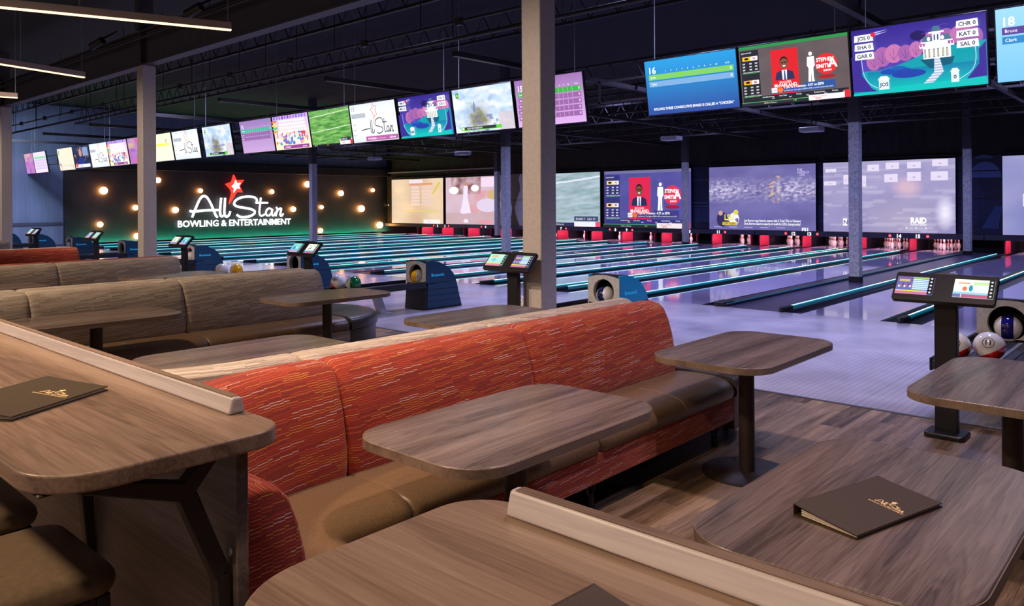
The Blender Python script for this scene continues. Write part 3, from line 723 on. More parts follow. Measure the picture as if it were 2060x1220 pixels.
def led(x, parent, T, y0=Y_FOUL + .32, y1=26.0, r=.016, z=.035):
    d = MB().tube([(x, y0 - .05, z), (x, y1, z)], r * 1.5, 10).build('diffuser', M['teal_glow'], parent, smooth=True); d.data.transform(T)
    l = MB().box(x - .006, y0, z + r*1.3, x + .006, y1, z + r*1.3 + .010).build('led_line', M['led'], d); l.data.transform(T)
    e = MB().prism([(x-.05,Y_FOUL+.02),(x-.015,Y_FOUL-.06),(x+.015,Y_FOUL-.06),(x+.05,Y_FOUL+.02),(x+.04,y0),(x-.04,y0)], -.0, z + .035).build('end_piece', M['black_metal'], parent, bevel=.012); e.data.transform(T)
for i in range(1, 17):
    x0 = LA[i] + LW + .235; x1 = LA[i+1] - .235; xc = (x0 + x1)/2
    t = thing('lane_divider', 'divider with lit strip between lanes %s and %s' % (WORD[i], WORD[i+1]), 'lane divider', (xc, 20, 0), 0, 'dividers between the lanes')
    T = Matrix.Translation((-xc, -20, 0))
    if i in NARROW:
        c = MB().box(x0 + .001, Y_FOUL, -.115, x1 - .001, 27, .012).build('cap', M['cap'], t); c.data.transform(T); led(xc, t, T)
    else:
        c = MB().box(x0, Y_FOUL, -.115, x1, 27, .006).build('aisle_floor' if x1 - x0 > .6 else 'cap', M['aisle'], t); c.data.transform(T)
        led(x1 - .05, t, T)
        if i == 13: led(x0 + .05, t, T)
        elif i == 15:
            c = MB().box(x0 - .01, Y_FOUL, .006, x0 + .2, 27, .05).build('cover_strip', M['cap'], t, bevel=.01); c.data.transform(T)
            e = MB().prism(rrect(x0 + .0, Y_FOUL - .07, x0 + .2, Y_FOUL + .3, .06), .051, .075).build('end_piece', M['black_metal'], t, bevel=.012); e.data.transform(T)
            e = MB().box(x0 + .2, Y_FOUL, .04, x0 + .206, 26, .052).build('teal_line', M['teal_glow'], t); e.data.transform(T)
# outer strip beside lane 1
t = thing('lane_divider', 'outer strip between lane one and the black logo wall', 'lane divider', (-33.3, 20, 0), 0, 'dividers between the lanes')
MB().box(-.6, Y_FOUL - 20, -.115, .48, 7, .006).build('cap', M['aisle'], t); led(-33.0, t, Matrix.Translation((33.3, -20, 0)))

# ------------------------------------------------------------------ pin decks
PIN = [(0,.0),(.0258,.0),(.036,.019),(.0495,.057),(.0575,.085),(.0606,.114),(.0575,.145),(.0466,.184),(.034,.212),(.025,.235),(.0228,.250),(.0230,.262),(.0243,.273),(.029,.298),(.0324,.343),(.030,.360),(.021,.376),(.0,.381)]
def pin_m(i): return 1 if i in (8, 10) else 0
pin0 = MB().lathe(PIN, 18, m=pin_m, cap=False).build('bowling_pin', [M['pin'], M['pin_red']], smooth=True)
first = True
ROWN = ['front pin', 'second row pin', 'third row pin', 'back row pin']
for i in range(15, 0, -1):
    xc = LA[i] + LW/2
    for r in range(4):
        for k in range(r + 1):
            o = pin0 if first else pin0.copy()
            if not first: COL.objects.link(o)
            first = False
            o.location = (xc + (k - r/2) * .3048, 28.05 + r * .264, 0)
            tag(o, 'white bowling pin with red neck bands, %s of the rack on lane %s' % (ROWN[r], WORD[i]), 'bowling pin', 'pins standing on lane %s' % WORD[i])
bounds = [-34.1]
for i in range(1, 17): bounds.append((LA[i] + LW + LA[i+1]) / 2)
bounds.append(-1.31)
for n, xb in enumerate(bounds):
    lab = 'grey side partition of the pin pit ' + ('beside the logo wall' if n == 0 else 'right of lane %s' % WORD[n])
    wdt = .04
    g = 0
    if 1 <= n <= 16: g = max(0, (LA[n+1] - LA[n] - LW)/2 - .26)
    t = thing('pit_partition', lab, 'partition', (xb, 28.2, 0), 0, 'partitions of the pin pits')
    for s in ((-1, 1) if g > .1 else (0,)):
        MB().box(s*g - .02, -1.15, -.1, s*g + .02, -.35, .39).build('side_board', M['kickback'], t, bevel=.005); MB().box(s*g - .018, -.349, -.1, s*g + .018, 1.04, .385).build('rear_board', M['cap'], t)  # front board painted in the red glow, rear one coloured dark
    if g > .1: MB().box(-g + .02, -1.0, -.1, g - .02, -.96, .39).build('dark_front', M['void'], t)
tag(MB().box(-34, 29.25, -.1, 0, 29.3, .6).build('pit_curtain', M['black']), 'black curtain closing the pin pits behind all pins', 'curtain')
for i in range(1, 18):
    xc = LA[i] + LW/2
    t = thing('pit_light', 'red light bar hidden above the pins of lane %s' % WORD[i], 'light bar', (xc, 27.3, .53), 0, 'red light bars over the pin decks')
    MB().box(-.6, -.03, -.03, .6, .03, 0).build('red_tube', M['pit_glow'], t); MB().box(-.5, .1, -.02, .5, .13, 0).build('pin_tube', M['pin_glow'], t)
# masking panels with lane numbers
mb_edges = [-33.95, -31.09, -27.6, -23.52, -20.05, -16.58, -12.46, -8.99, -5.15, -.9]
for q in range(len(mb_edges) - 1):
    x0, x1 = mb_edges[q], mb_edges[q+1]; hi = {0:2,1:4,2:6,3:8,4:10,5:12,6:14,7:16,8:17}
    nb = [(2,3),(4,5),(6,7),(8,9),(10,11),(12,13),(14,15)]
    lo = {0:None}
    t = thing('masking_panel', 'grey panel over the pins %s' % ('next to the logo wall' if q == 0 else 'at the far right end' if q == 8 else 'carrying lane numbers %s and %s' % (WORD[nb[q-1][0]], WORD[nb[q-1][1]])), 'panel', (x0, Y_MASK, 0), 0, 'number panels above the pins')
    MB().box(.01, 0, .395, x1 - x0 - .01, .18, .55).build('front_board', M['mask'], t, bevel=.01)
    if 1 <= q <= 7:
        a, b = nb[q-1]; xb = (LA[a] + LW + LA[b])/2 - x0
        wide = .28 if a not in (10, 4) else .62
        for n, s in ((a, -1), (b, 1)):
            c = Canvas(.36, .14); c.text(str(n), .5, .1, .8, (1,1,1), 'c', .04)
            MM = Matrix.Translation((xb + s*wide - .18, -.006, .403)) @ Matrix(((1,0,0,0),(0,0,-1,0),(0,1,0,0),(0,0,0,1)))
            c.build('lane_number', M['pic'], t, MM)
            o = MB().lathe([(.0,-.01),(.032,-.008),(.04,.0)], 14).build('red_lamp', M['red_light'], t)
            o.data.transform(Matrix.Translation((xb + s*(wide + .28), -.012, .475)) @ Matrix.Rotation(PI/2, 4, 'X'))
# dark upper wall, murals, screens
struct('wall_masking', MB().box(-34, Y_MASK + .19, .56, -.3, Y_MASK + .25, 5.6), M['soffit'])
struct('trim_4', MB().box(-33.9, Y_MASK - .05, 3.28, -24.9, Y_MASK + .1, 3.34), M['kick'])
XY_UP = Matrix(((1,0,0,0),(0,0,-1,0),(0,1,0,0),(0,0,0,1)))   # x right, y up, facing -Y
def mural(x0, x1, label, kind):
    c = Canvas(x1 - x0, 2.42); c.grid(4, 8, lambda u, v: mixc(RGB(16,22,50), RGB(34,44,86), fbm(u*2, v*3, x0)))
    if kind == 'pins':
        c.grid(4, 8, lambda u, v: mixc(RGB(88,78,70), RGB(120,112,104), v))
        for cx in (.12, .62, 1.08):
            pts = [(cx + s * w_, y) for s in (1, -1) for (w_, y) in ([(.10,0),(.20,.22),(.22,.35),(.16,.52),(.08,.68),(.085,.8),(.12,.9),(.08,1.0)] if s == 1 else [(.08,1.0),(.12,.9),(.085,.8),(.08,.68),(.16,.52),(.22,.35),(.20,.22),(.10,0)])]
            c.poly([(max(0, min(1, p[0])), p[1]) for p in pts], RGB(206,208,216))
        c.rect(0, .49, 1, .5, RGB(20,20,24))
    elif kind == 'balls':
        c.ell(.62,.72,.34,.20, RGB(84,104,160), 24, 0, 180); c.ell(.30,.42,.30,.30, RGB(30,42,84), 24, -90, 90)
        for i in range(5): c.poly([(.55+.07*i,.08),(.60+.07*i,.08),(.86+.03*i,.36),(.84+.03*i,.36)], RGB(60,84,140))
        for y in (.45,.80): c.rect(0, y, 1, y+.012, RGB(8,10,20))
        c.ell(.60,.96,.2,.05, RGB(70,90,130), 16, 0, 180); c.rect(.5,0,.506,1,RGB(10,12,22))
    else:
        for y in (.36,.42): c.rect(0, y, 1, y+.01, RGB(70,84,130))
        c.rect(0,.12,.48,.34,RGB(40,54,100)); c.rect(.52,.12,1,.34,RGB(40,54,100)); c.rect(0,.78,1,.79,RGB(80,96,140))
    t = thing('wall_mural', label, 'mural', (x0, Y_MASK + .13, .56)); MB().box(0, .001, 0, x1-x0, .05, 2.42).build('panel', M['black'], t); c.build('artwork', M['print'], t, XY_UP)
mural(-25.4, -22.9, 'large photo mural of grey bowling pins between column and screen', 'pins')
mural(-15.05, -14.27, 'narrow dark blue mural above lane numbers 10 and 11', 'dark')
mural(-10.22, -9.96, 'very slim dark mural strip above lane numbers 12 and 13', 'dark')
mural(-5.91, -4.66, 'dark blue bowling ball mural behind the far right column', 'balls')

def screen(x0, x1, cv, label, z0=.575, z1=2.93):
    t = thing('projection_screen', label, 'screen', (x0, Y_MASK, z0), 0, 'projection screens above the pins')
    MB().box(0, .001, 0, x1-x0, .012, z1-z0).build('screen_sheet', M['kick'], t)
    MB().tube([(0, .06, z1-z0+.1), (x1-x0, .06, z1-z0+.1)], .05, 12).build('roller', M['black'], t, smooth=True)
    cv.w = x1-x0; cv.h = z1-z0
    cv.build('picture', M['proj'], t, XY_UP)
def cv(x0, x1): c = Canvas(x1-x0, 2.355); c.step = .0015; return c
x0, x1 = -33.33, -29.2; c = cv(x0, x1)
c.grid(30, 20, lambda u, v: mixc(RGB(206,172,140), RGB(240,214,180), .5+.5*math.sin(u*9)*.5+fbm(u*3,v*6)*.4-.2))
for r in range(6): c.rect(.40,.40+.075*r,.56,.46+.075*r,RGB(232,206,196)); c.rect(.60,.40+.075*r,.78,.46+.075*r,RGB(228,200,190)); c.rect(.36,.86,.80,.90,RGB(220,150,120))
c.rect(.36,.90,.62,.98,RGB(236,224,236)); c.poly([(.80,.66),(.83,.66),(.96,.90),(.93,.92)],RGB(206,200,80)); c.rect(.28,.26,.90,.29,RGB(214,206,120)); c.rect(.64,0,.95,.09,RGB(246,240,240)); c.text('ESPN',.72,.03,.03,RGB(230,130,120))
screen(x0, x1, c, 'cream lit projection screen next to the black logo wall')
x0, x1 = -29.0, -25.5; c = cv(x0, x1)
def f2(u, v):
    a = mixc(RGB(206,176,186), RGB(214,190,210), fbm(u*4, v*5, 2)); 
    if v > .62 and u < .72 and u > .12: a = mixc(a, RGB(120,70,66), fbm(u*9, v*7, 5)*1.4-.2)
    if v < .25: a = mixc(a, RGB(190,150,150), .5)
    if .45 < u and .25 < v < .7: a = mixc(a, RGB(220,130,130), fbm(u*5, v*5, 8)*.9-.1)
    return a
c.grid(40, 26, f2); c.poly([(.36,.22),(.30,.24),(.36,.55),(.37,.78),(.42,.88),(.46,.78),(.45,.58),(.52,.24)], RGB(236,222,244)); c.ell(.415,.86,.03,.05,RGB(196,140,120)); c.ell(.17,.72,.10,.08,RGB(250,244,252)); c.ell(.60,.76,.08,.07,RGB(250,244,252)); c.rect(.72,.78,.98,.98,RGB(240,214,236)); c.ell(.85,.40,.22,.14,RGB(222,206,232)); c.ell(.96,.62,.12,.10,RGB(204,176,120)); c.ell(.8,.06,.13,.04,RGB(226,150,160)); c.ell(.42,.07,.05,.04,RGB(240,226,244))
screen(x0, x1, c, 'pink projection screen showing a figure in a long white dress')
x0, x1 = -22.85, -19.38; c = cv(x0, x1)
c.grid(40, 30, lambda u, v: mixc(RGB(126,158,160), RGB(190,206,222), fbm(u*3+v, v*18-u*3, 4)*1.3-.2)); c.stroke([(0,.80),(.5,.84),(1,.92)], .07, RGB(226,232,244))
c.rect(0,0,.62,.07,RGB(40,44,84)); c.text('TOTAL 45', .3,.02,.03,W_); c.rect(.60,.0,1,.09,RGB(238,236,246)); c.rect(.60,.10,.97,.19,RGB(60,70,110)); c.text('DUKE 7   LSU 17',.63,.125,.035,W_,wid=.3); c.rect(.93,0,1,.09,RGB(226,80,110))
screen(x0, x1, c, 'pale green sports field picture just right of the big column')
x0, x1 = -19.15, -15.05; c = pic_sport(RGB(74,72,140), True); c.step = .0015; k_ = c.w, c.h; c.v = [(p[0]/1.40*(x1-x0), p[1]/.765*2.355, p[2]/.0004*.0015) for p in c.v]
screen(x0, x1, c, 'blue projection screen with a man on a red card and a red circle')
x0, x1 = -14.27, -10.22; c = cv(x0, x1)
def f5(u, v):
    a = mixc(RGB(96,88,150), RGB(120,116,176), fbm(u*3, v*4, 1))
    if .42 < v < .84:
        s = fbm(u*26, v*40, 2); t = (1-abs(v-.62)/.22)*(.72+.28*math.sin(u*9+.4))
        a = mixc(a, RGB(236,226,250), (s*1.7-.55)*max(0, t)*1.3)
        if .58 < u < .68 and fbm(u*24, v*24, 6) > .6: a = mixc(a, RGB(240,200,120), .6)
    return a
c.grid(90, 56, f5); c.ell(.13,.16,.055,.12,RGB(50,44,90)); c.ell(.115,.26,.022,.04,RGB(206,160,150)); c.ell(.25,.17,.05,.10,RGB(240,240,250)); c.ell(.268,.275,.024,.04,RGB(220,210,80)); c.text('LSU',.155,.15,.09,RGB(240,226,70),bold=.03,wid=.09); c.text('9',.262,.10,.08,RGB(60,50,110),bold=.03); c.rect(.135,.07,.28,.12,RGB(224,190,80)); c.text('TOP TIGERS',.145,.08,.03,RGB(90,60,50),bold=.02,wid=.12)
c.text('Joe Burrow caps historic season with 6 Total TDs vs Clemson',.35,.13,.035,W_,bold=.02,wid=.52); c.text("Does Burrow deserve majority of credit for LSU's championship?",.35,.08,.035,W_,bold=.02,wid=.52); c.text('FS1',.88,.0,.045,W_,bold=.04,wid=.055); c.text('THE',.84,.90,.03,RGB(210,200,230),bold=.02); c.text('HERO',.845,.855,.04,RGB(180,170,220),bold=.03,wid=.10); c.text('LIVE',.865,.82,.03,RGB(200,190,230),bold=.02)
for i in range(5): c.rect(.05+.15*i,.035,.13+.15*i,.045,RGB(180,180,220))
screen(x0, x1, c, 'blue projection screen with blurred crowd and football player caption')
x0, x1 = -9.96, -5.91; c = cv(x0, x1)
def f6(u, v):
    a = mixc(RGB(126,120,176), RGB(176,168,206), v*.5 + fbm(u*3, v*4, 3)*.6)
    d = math.hypot((u-.66)*1.3, v-.62); 
    if d < .17: a = mixc(a, RGB(212,180,200), (1-d/.17)*1.4)
    d = math.hypot((u-.62)*.9, (v-.18)*.8); a = mixc(a, RGB(176,164,192), (1-d/.36)*.9)
    d = math.hypot((u-.93)*3.4, (v-.28)); a = mixc(a, RGB(236,232,250), (1-d/.26)*1.2)
    if fbm(u*2, v*22, 7) > .62: a = mixc(a, RGB(206,200,226), .35)
    return a
c.grid(60, 40, f6)
for (a_, b_, w_, h_) in [(.50,.88,.10,.09),(.66,.88,.10,.09),(.84,.90,.11,.09),(.49,.70,.10,.11),(.66,.71,.10,.12),(.83,.71,.12,.12),(.36,.86,.09,.09),(.02,.86,.09,.05),(.01,.67,.10,.06),(.17,.68,.04,.14),(.32,.64,.03,.16)]: c.rect(a_, b_, a_+w_, b_+h_, RGB(226,216,240)); c.rect(a_+w_*.4, b_+h_*.3, a_+w_*.6, b_+h_*.5, RGB(190,180,220))
c.text('RAID',.685,.135,.075,W_,bold=.05,wid=.115); c.text('SHADOW LEGENDS',.685,.105,.018,W_,bold=.02,wid=.115); c.text('SEAGE LEGENDS',.17,.615,.035,RGB(200,196,226),wid=.26); c.rect(.165,.09,.20,.19,W_); c.text('N',.17,.11,.06,RGB(110,104,160),bold=.03)
for i in range(3): c.ell(.655+.07*i,.07,.006,.010,W_); c.text('Available',.667+.07*i,.062,.015,RGB(230,230,245),wid=.04)
screen(x0, x1, c, 'lilac projection screen with framed pictures and the word RAID')
x0, x1 = -4.66, -1.0; c = cv(x0, x1); c.grid(8, 8, lambda u, v: mixc(RGB(120,124,186), RGB(166,164,206), fbm(u*2, v*3, 9)))
c.rect(.14,.36,.3,.52,RGB(220,214,240)); screen(x0, x1, c, 'blank lilac projection screen cut by the right edge of the picture')

# ------------------------------------------------------------------ columns and beams
def column(x, y, s, label, top, light_top=None, boot=True, mt='galv'):
    t = thing('steel_column', label, 'column', (x, y, 0), 0, 'square steel columns'); h = s/2; lt_ = light_top or top
    MB().box(-h, -h, 0, h, h, lt_).build('shaft', M[mt], t, bevel=.012)
    if light_top: MB().box(-h - .004, -h - .004, lt_, h + .004, h + .004, top).build('dark_upper_shaft', M['dark_steel'], t)
    if boot: MB().box(-h - .003, -h - .003, 0, h + .003, h + .003, .12).build('boot', M['black'], t)
column(-5.165, 6.125, .25, 'big warm grey steel column rising beside the orange bench', 4.2, mt='steel_grey', boot=False)
column(-14.72, 6.125, .25, 'grey steel column left of the sign, carrying the long beam', 4.2, mt='steel_grey', boot=False)
column(-23.45, 6.125, .25, 'grey steel column cut by the left edge of the picture', 4.2, mt='steel_grey', boot=False)
column(-5.24, 15.9, .2, 'speckled steel column on the dark strip between lanes 15 and 16', 5.6, 3.17)
column(-5.36, 25.9, .2, 'steel column in front of the ball mural at far right', 5.6, 3.13)
column(-14.62, 25.8, .2, 'slim steel column under lane number 10, red man screen behind', 5.6, 3.1)
column(-14.95, 16.25, .2, 'steel column just left of the big warm grey column', 5.6, 3.22)
column(-25.3, 16.7, .22, 'slim steel column dividing the black logo wall', 5.6, 3.15)
column(-24.75, 26.3, .2, 'thin far column at the edge of the pink screen', 5.6, 3.1)
beam = thing('steel_beam', 'long dark grey steel beam crossing the ceiling at upper left', 'beam', (-15.5, 6.12, 4.2))
MB().box(-18.4, -.1, 0, 18.4, .1, .03).build('bottom_flange', M['dark_steel'], beam)
MB().box(-18.4, -.012, .03, 18.4, .012, .62).build('web', M['dark_steel'], beam)
MB().box(-18.4, -.1, .62, 18.4, .1, .65).build('top_flange', M['dark_steel'], beam)
for x in (-7.95, .78, 10.33): MB().box(x - .012, -.1, .03, x + .012, .1, .62).build('stiffener', M['dark_steel'], beam)
MB().tube([(-18.2, -.2, .46), (18.2, -.2, .46)], .022, 8).build('conduit', M['black_metal'], beam, smooth=True)
for n, (x, y) in enumerate(((-14.72, 6.12), (-5.16, 6.12), (-23.45, 6.12))):
    tag(MB().box(x - .1, y - .16, 4.86, x + .1, y + .1, 5.6).build('beam_post', M['dark_steel'], bevel=.005), 'dark short post above the beam over the %s' % ['column left of the sign', 'big warm grey column', 'column at the left edge'][n], 'post', 'posts above the beam')
for n, (px_, z) in enumerate(((-9.6, 4.85), (-11.9, 4.8), (-15.9, 4.85))):
    t = thing('ceiling_spotlight', 'dark cylinder spotlight on the beam, %s' % ['nearest one at the top', 'middle one', 'farthest one at the left edge'][n], 'spotlight', (px_, 5.7, z - .12), 0, 'cylinder spotlights along the beam')
    MB().tube([(-.13, -.06, -.06), (.12, .05, .05)], .075, 16).build('lamp_head', M['black_metal'], t, smooth=True)
    MB().tube([(.05, 0, .05), (.05, .35, .28)], .018, 8).build('arm', M['black_metal'], t, smooth=True)

# pipes and joists
for n, (y, z, r, lab) in enumerate(((7.0, 3.97, .016, 'thin black conduit with small junction boxes under the ceiling'), (7.6, 3.94, .03, 'black sprinkler pipe running above the monitors'))):
    t = thing('ceiling_pipe', lab, 'pipe', (-16, y, z)); MB().tube([(-17, 0, 0), (17, 0, 0)], r, 10).build('pipe_run', M['joist'], t, smooth=True)
    for x in range(-16, 17, 2):
        MB().tube([(x, 0, 0), (x, 0, 1.6)], .008, 6).build('hanger', M['joist'], t)
        if n == 0: MB().box(x + .7, -.03, -.05, x + .8, .03, .05).build('junction_box', M['joist'], t)
for n, y in enumerate((8.5, 11.3, 13.2, 15.1, 17, 18.9, 20.8, 22.7, 24.6)):
    t = thing('roof_joist', 'dark open web roof joist, %s one back from the camera' % ['first','second','third','fourth','fifth','sixth','seventh','eighth','ninth'][n], 'joist', (-15.5, y, 3.95 if n > 1 else 4.9), 0, 'open web joists under the roof')
    MB().box(-18.4, -.03, 0, 18.4, .03, .05).build('bottom_chord', M['joist'], t); MB().box(-18.4, -.03, .5, 18.4, .03, .55).build('top_chord', M['joist'], t)
    m = MB()
    for k in range(60):
        x = -18 + k*.6; m.tube([(x, 0, .03), (x+.3, 0, .52)], .012, 5); m.tube([(x+.3, 0, .52), (x+.6, 0, .03)], .012, 5)
    m.build('web_bars', M['joist'], t)
for n, x in enumerate((-31, -27.4, -23.5, -19.8, -16, -12, -8.6, -3.2)):
    tag(MB().box(x - .05, 8.2, 3.86, x + .05, 27, 3.94).build('roof_purlin', M['joist']), 'dark long purlin running back to the screens, %s from the left' % ['first','second','third','fourth','fifth','sixth','seventh','last'][n], 'purlin', 'purlins under the roof')
for n, (x, y, z, lab) in enumerate(((-10.6, 18, 3.24, 'small ceiling projector above lane number 8'), (-6.9, 18, 3.22, 'small ceiling projector left of the speckled column'), (-23.2, 18, 3.25, 'small ceiling projector lit warm, right of the slim column'), (-18.5, 18, 3.22, 'small ceiling projector left of the big warm grey column'))):
    t = thing('projector', lab, 'projector', (x, y, z), 0, 'ceiling projectors')
    MB().box(-.24, -.17, 0, .24, .17, .11).build('case', M['hood_grey'], t, bevel=.02); MB().tube([(0, 0, .11), (0, 0, 5.6 - z)], .015, 8).build('mount', M['black_metal'], t)
    MB().tube([(-.12, .16, .05), (-.12, .22, .05)], .035, 12).build('lens', M['black'], t, smooth=True)

# hanging linear lamps
for n, (a, b, lab) in enumerate(((( -7.5,3.98),(-8.55,.9),'longest hanging linear lamp across the top left corner'), ((-11.747,4.03),(-11.1,2.0),'middle hanging linear lamp at the left edge'), ((-14.735,4.03),(-15.1,1.0),'farthest hanging linear lamp, just a stub at left edge'))):
    d = Vector((b[0]-a[0], b[1]-a[1])); L = d.length
    t = thing('linear_lamp', lab, 'lamp', (a[0], a[1], 3.4), math.atan2(d.y, d.x), 'hanging linear lamps')
    MB().box(0, -.03, .012, L, .03, .085).build('housing', M['lamp_body'], t, bevel=.004); MB().box(0, -.024, 0, L, .024, .012).build('light_strip', M['lamp_glow'], t)
    for x in (.03, L*.42, L - .05): MB().tube([(x, 0, .085), (x, 0, 2.2)], .003, 5).build('wire', M['wire'], t)

# ------------------------------------------------------------------ monitors
purple = (RGB(150,110,170), RGB(206,170,220))
MON = [(-1.717, -.3, pic_score('18', ['Bruce','Clark'], RGB(150,206,240), RGB(120,190,232), RGB(86,60,140), RGB(40,130,190)), 'light blue monitor numbered 18 at the far right'),
 (-3.188,-1.766, pic_game(['JOS 0','SHA 0','GAR 0'], ['CHR 0','KAT 0','SAL 0'], 'JOS'), 'large monitor with cartoon mansion and JOS score board'),
 (-4.61,-3.194, pic_sport(RGB(84,74,76)), 'monitor with a man on a red card, between blue 16 and mansion'),
 (-6.051,-4.618, pic_score('16', ['Josh','Tyler'], RGB(24,150,214), RGB(40,70,150), RGB(120,196,90), RGB(120,166,210), 'ROLLING THREE CONSECUTIVE SPARES IS CALLED A "CHICKEN."'), 'blue monitor numbered 16 right of the big column'),
 (-8.564,-7.133, pic_score('15', ['Dan','Ann','Pam','Jack','Bill'], RGB(150,110,170), RGB(214,170,226), RGB(60,170,70), RGB(150,96,160), cells=True), 'purple monitor numbered 15 half behind the big column'),
 (-10.062,-8.609, pic_storm(3), 'cloudy game picture monitor just left of the big column'),
 (-11.548,-10.095, pic_game(['EMI 0','MIC 0'], ['CAL 0','JOE 0'], 'EMI'), 'monitor with cartoon mansion left of the cloudy picture'),
 (-13.101,-11.631, pic_logo('13'), 'white monitor 13 with script Star logo, right of green field'),
 (-14.585,-13.106, pic_field(), 'green sports field monitor'),
 (-16.061,-14.599, pic_party(), 'colourful party picture monitor beside the green field'),
 (-17.56,-16.091, pic_score('11', ['Bobby','Jane','Billy'], RGB(150,120,180), RGB(196,160,210), RGB(60,180,150), RGB(140,96,160), cells=True), 'purple monitor numbered 11'),
 (-19.482,-17.999, pic_storm(8), 'stormy game picture monitor standing apart left of monitor 11'),
 (-21.25,-19.731, pic_logo(None, bar=False), 'white script Star logo monitor right of the grey column'),
 (-22.76,-21.30, pic_yellow(), 'pale yellow monitor half behind the grey column'),
 (-24.27,-22.80, pic_flower(2), 'purple flower picture monitor left of the grey column'),
 (-25.82,-24.32, pic_party(), 'party picture monitor left of the grey column'),
 (-27.34,-25.86, pic_logo(None, bar=False), 'white script Star logo monitor between news and party pictures'),
 (-28.84,-27.37, pic_news(), 'dark newsroom monitor with a man in a blue shirt'),
 (-30.36,-28.87, pic_cream(), 'cream coloured monitor at the left end of its group'),
 (-33.0,-31.6, pic_list(), 'pale lilac list monitor, right end of the farthest group'),
 (-34.05,-33.03, pic_flower(6), 'dark purple flower monitor in the farthest group')]
UPY = Vector((0, -.13, .785)).normalized(); NZ = Vector((0, -UPY.z, UPY.y)); 
MM = Matrix(((1, 0, 0, 0), (0, UPY.y, NZ.y, 0), (0, UPY.z, NZ.z, 0), (0, 0, 0, 1)))
for n, (x0, x1, c, lab) in enumerate(MON):
    x0, x1 = x0 + .004, x1 - .004; w = x1 - x0
    t = thing('monitor', lab, 'monitor', (x0, 9.63, 2.845), 0, 'monitors hanging in a row above the approach')
    m = MB().box(0, 0, -.05, w, .797, 0, M=MM); m.build('bezel', M['screen_bezel'], t, bevel=.006)
    k = (w - .03) / 1.40; c.v = [(p[0]*k + .015, p[1] + .016, p[2] + .001) for p in c.v]
    c.build('picture', M['pic'], t, MM)
    MB().box(w*.2, -.12, .25, w*.8, -.05, .55).build('back_bracket', M['black_metal'], t) if False else None
    for f in ((.12,) if n % 2 else (.88,)):
        MB().tube([(w*f, -.10, .80), (w*f, -.10, 2.755)], .006, 6).build('hanger_wire', M['wire'], t)
rail = thing('monitor_rail', 'black double rail carrying the row of monitors', 'rail', (-16, 9.72, 3.0))
for z in (.12, .44): MB().box(-18, 0, z, 17.5, .03, z + .03).build('rail_bar', M['joist'], rail)
for x in range(-17, 17, 2): MB().box(x, 0, .1, x + .03, .03, .5).build('rail_upright', M['joist'], rail)

# ------------------------------------------------------------------ consoles
def touch_pic(kind):
    c = Canvas(.235, .15)
    if kind == 0:
        c.grid(3, 3, shaded(RGB(120,90,160), RGB(90,120,180))); c.rect(0,0,.86,.16,RGB(200,120,160)); c.rect(0,.16,.86,.22,RGB(240,220,70)); c.text('BOWLING', .07,.70,.13,RGB(240,220,60),bold=.04,wid=.28)
        for i in range(8): c.ell(.08+.05*i,.42+.05*(i%3),.025,.06,[RGB(240,240,250),RGB(220,90,60),RGB(90,60,150)][i%3])
        for i in range(6): c.rect(.44,.26+.10*i,.86,.33+.10*i,RGB(200,236,250))
        c.rect(.44,.86,.86,.93,RGB(160,220,110))
    elif kind == 1:
        c.grid(3, 3, shaded(RGB(236,246,230), RGB(220,244,236))); c.rect(.10,.76,.4,.82,RGB(240,150,110)); c.rect(.48,.72,.86,.86,RGB(190,232,160)); c.ell(.28,.48,.06,.12,RGB(236,120,80)); c.ell(.43,.52,.05,.17,RGB(30,150,170)); c.rect(0,.18,.86,.30,RGB(150,210,230)); c.rect(.22,0,.86,.18,RGB(190,90,130)); c.rect(0,0,.2,.18,RGB(120,110,170))
    elif kind == 2:
        c.grid(3, 3, shaded(RGB(190,236,210), RGB(150,220,220))); c.rect(.1,.75,.5,.88,RGB(240,170,110)); c.ell(.35,.5,.12,.14,RGB(120,200,210)); c.rect(0,0,.86,.18,RGB(220,130,150)); c.rect(0,.18,.86,.25,RGB(240,220,110))
    else:
        c.grid(3, 3, shaded(RGB(120,210,220), RGB(100,190,210))); c.rect(.35,.74,.7,.86,RGB(170,230,110)); c.ell(.3,.48,.1,.16,RGB(60,120,180)); c.ell(.55,.5,.12,.12,RGB(190,232,226)); c.rect(0,0,.86,.2,RGB(214,150,200))
    c.rect(.86,0,1,1,RGB(12,12,16))
    for i in range(5): c.ell(.93,.12+.19*i,.03,.05,RGB(210,214,220)); 
    return c
slope = Vector((0, .145, .16)).normalized(); nrm = Vector((0, -slope.z, slope.y))
CM = Matrix(((1, 0, 0, 0), (0, slope.y, nrm.y, 0), (0, slope.z, nrm.z, 0), (0, 0, 0, 1)))
con = thing('bowler_console', '', 'touchscreen console', (0, 0, 0), 0, 'touchscreen consoles in front of the ball returns')
MB().prism(rrect(-.125, -.11, .125, .11, .04), 0, .035).build('base_plate', M['console'], con, bevel=.01)
prof = [(-.03, .03), (.03, .03), (.03, .80), (.015, .90), (.10, 1.075), (.055, 1.11), (-.045, .93), (-.03, .82)]
S_ = MB(); RX = Matrix(((0,0,1,0),(1,0,0,0),(0,1,0,0),(0,0,0,1)))
S_.prism(prof, -.07, .07, M=RX).build('stand', M['console'], con, bevel=.008)
TP = Matrix.Translation((0, -.145, .925)) @ CM
hd = MB().prism(rrect(-.31, 0, .31, .235, .018, 4), -.03, .006, M=TP).build('screen_housing', M['console'], con, bevel=.004)
hd['label'] = 'wide black tilted housing'
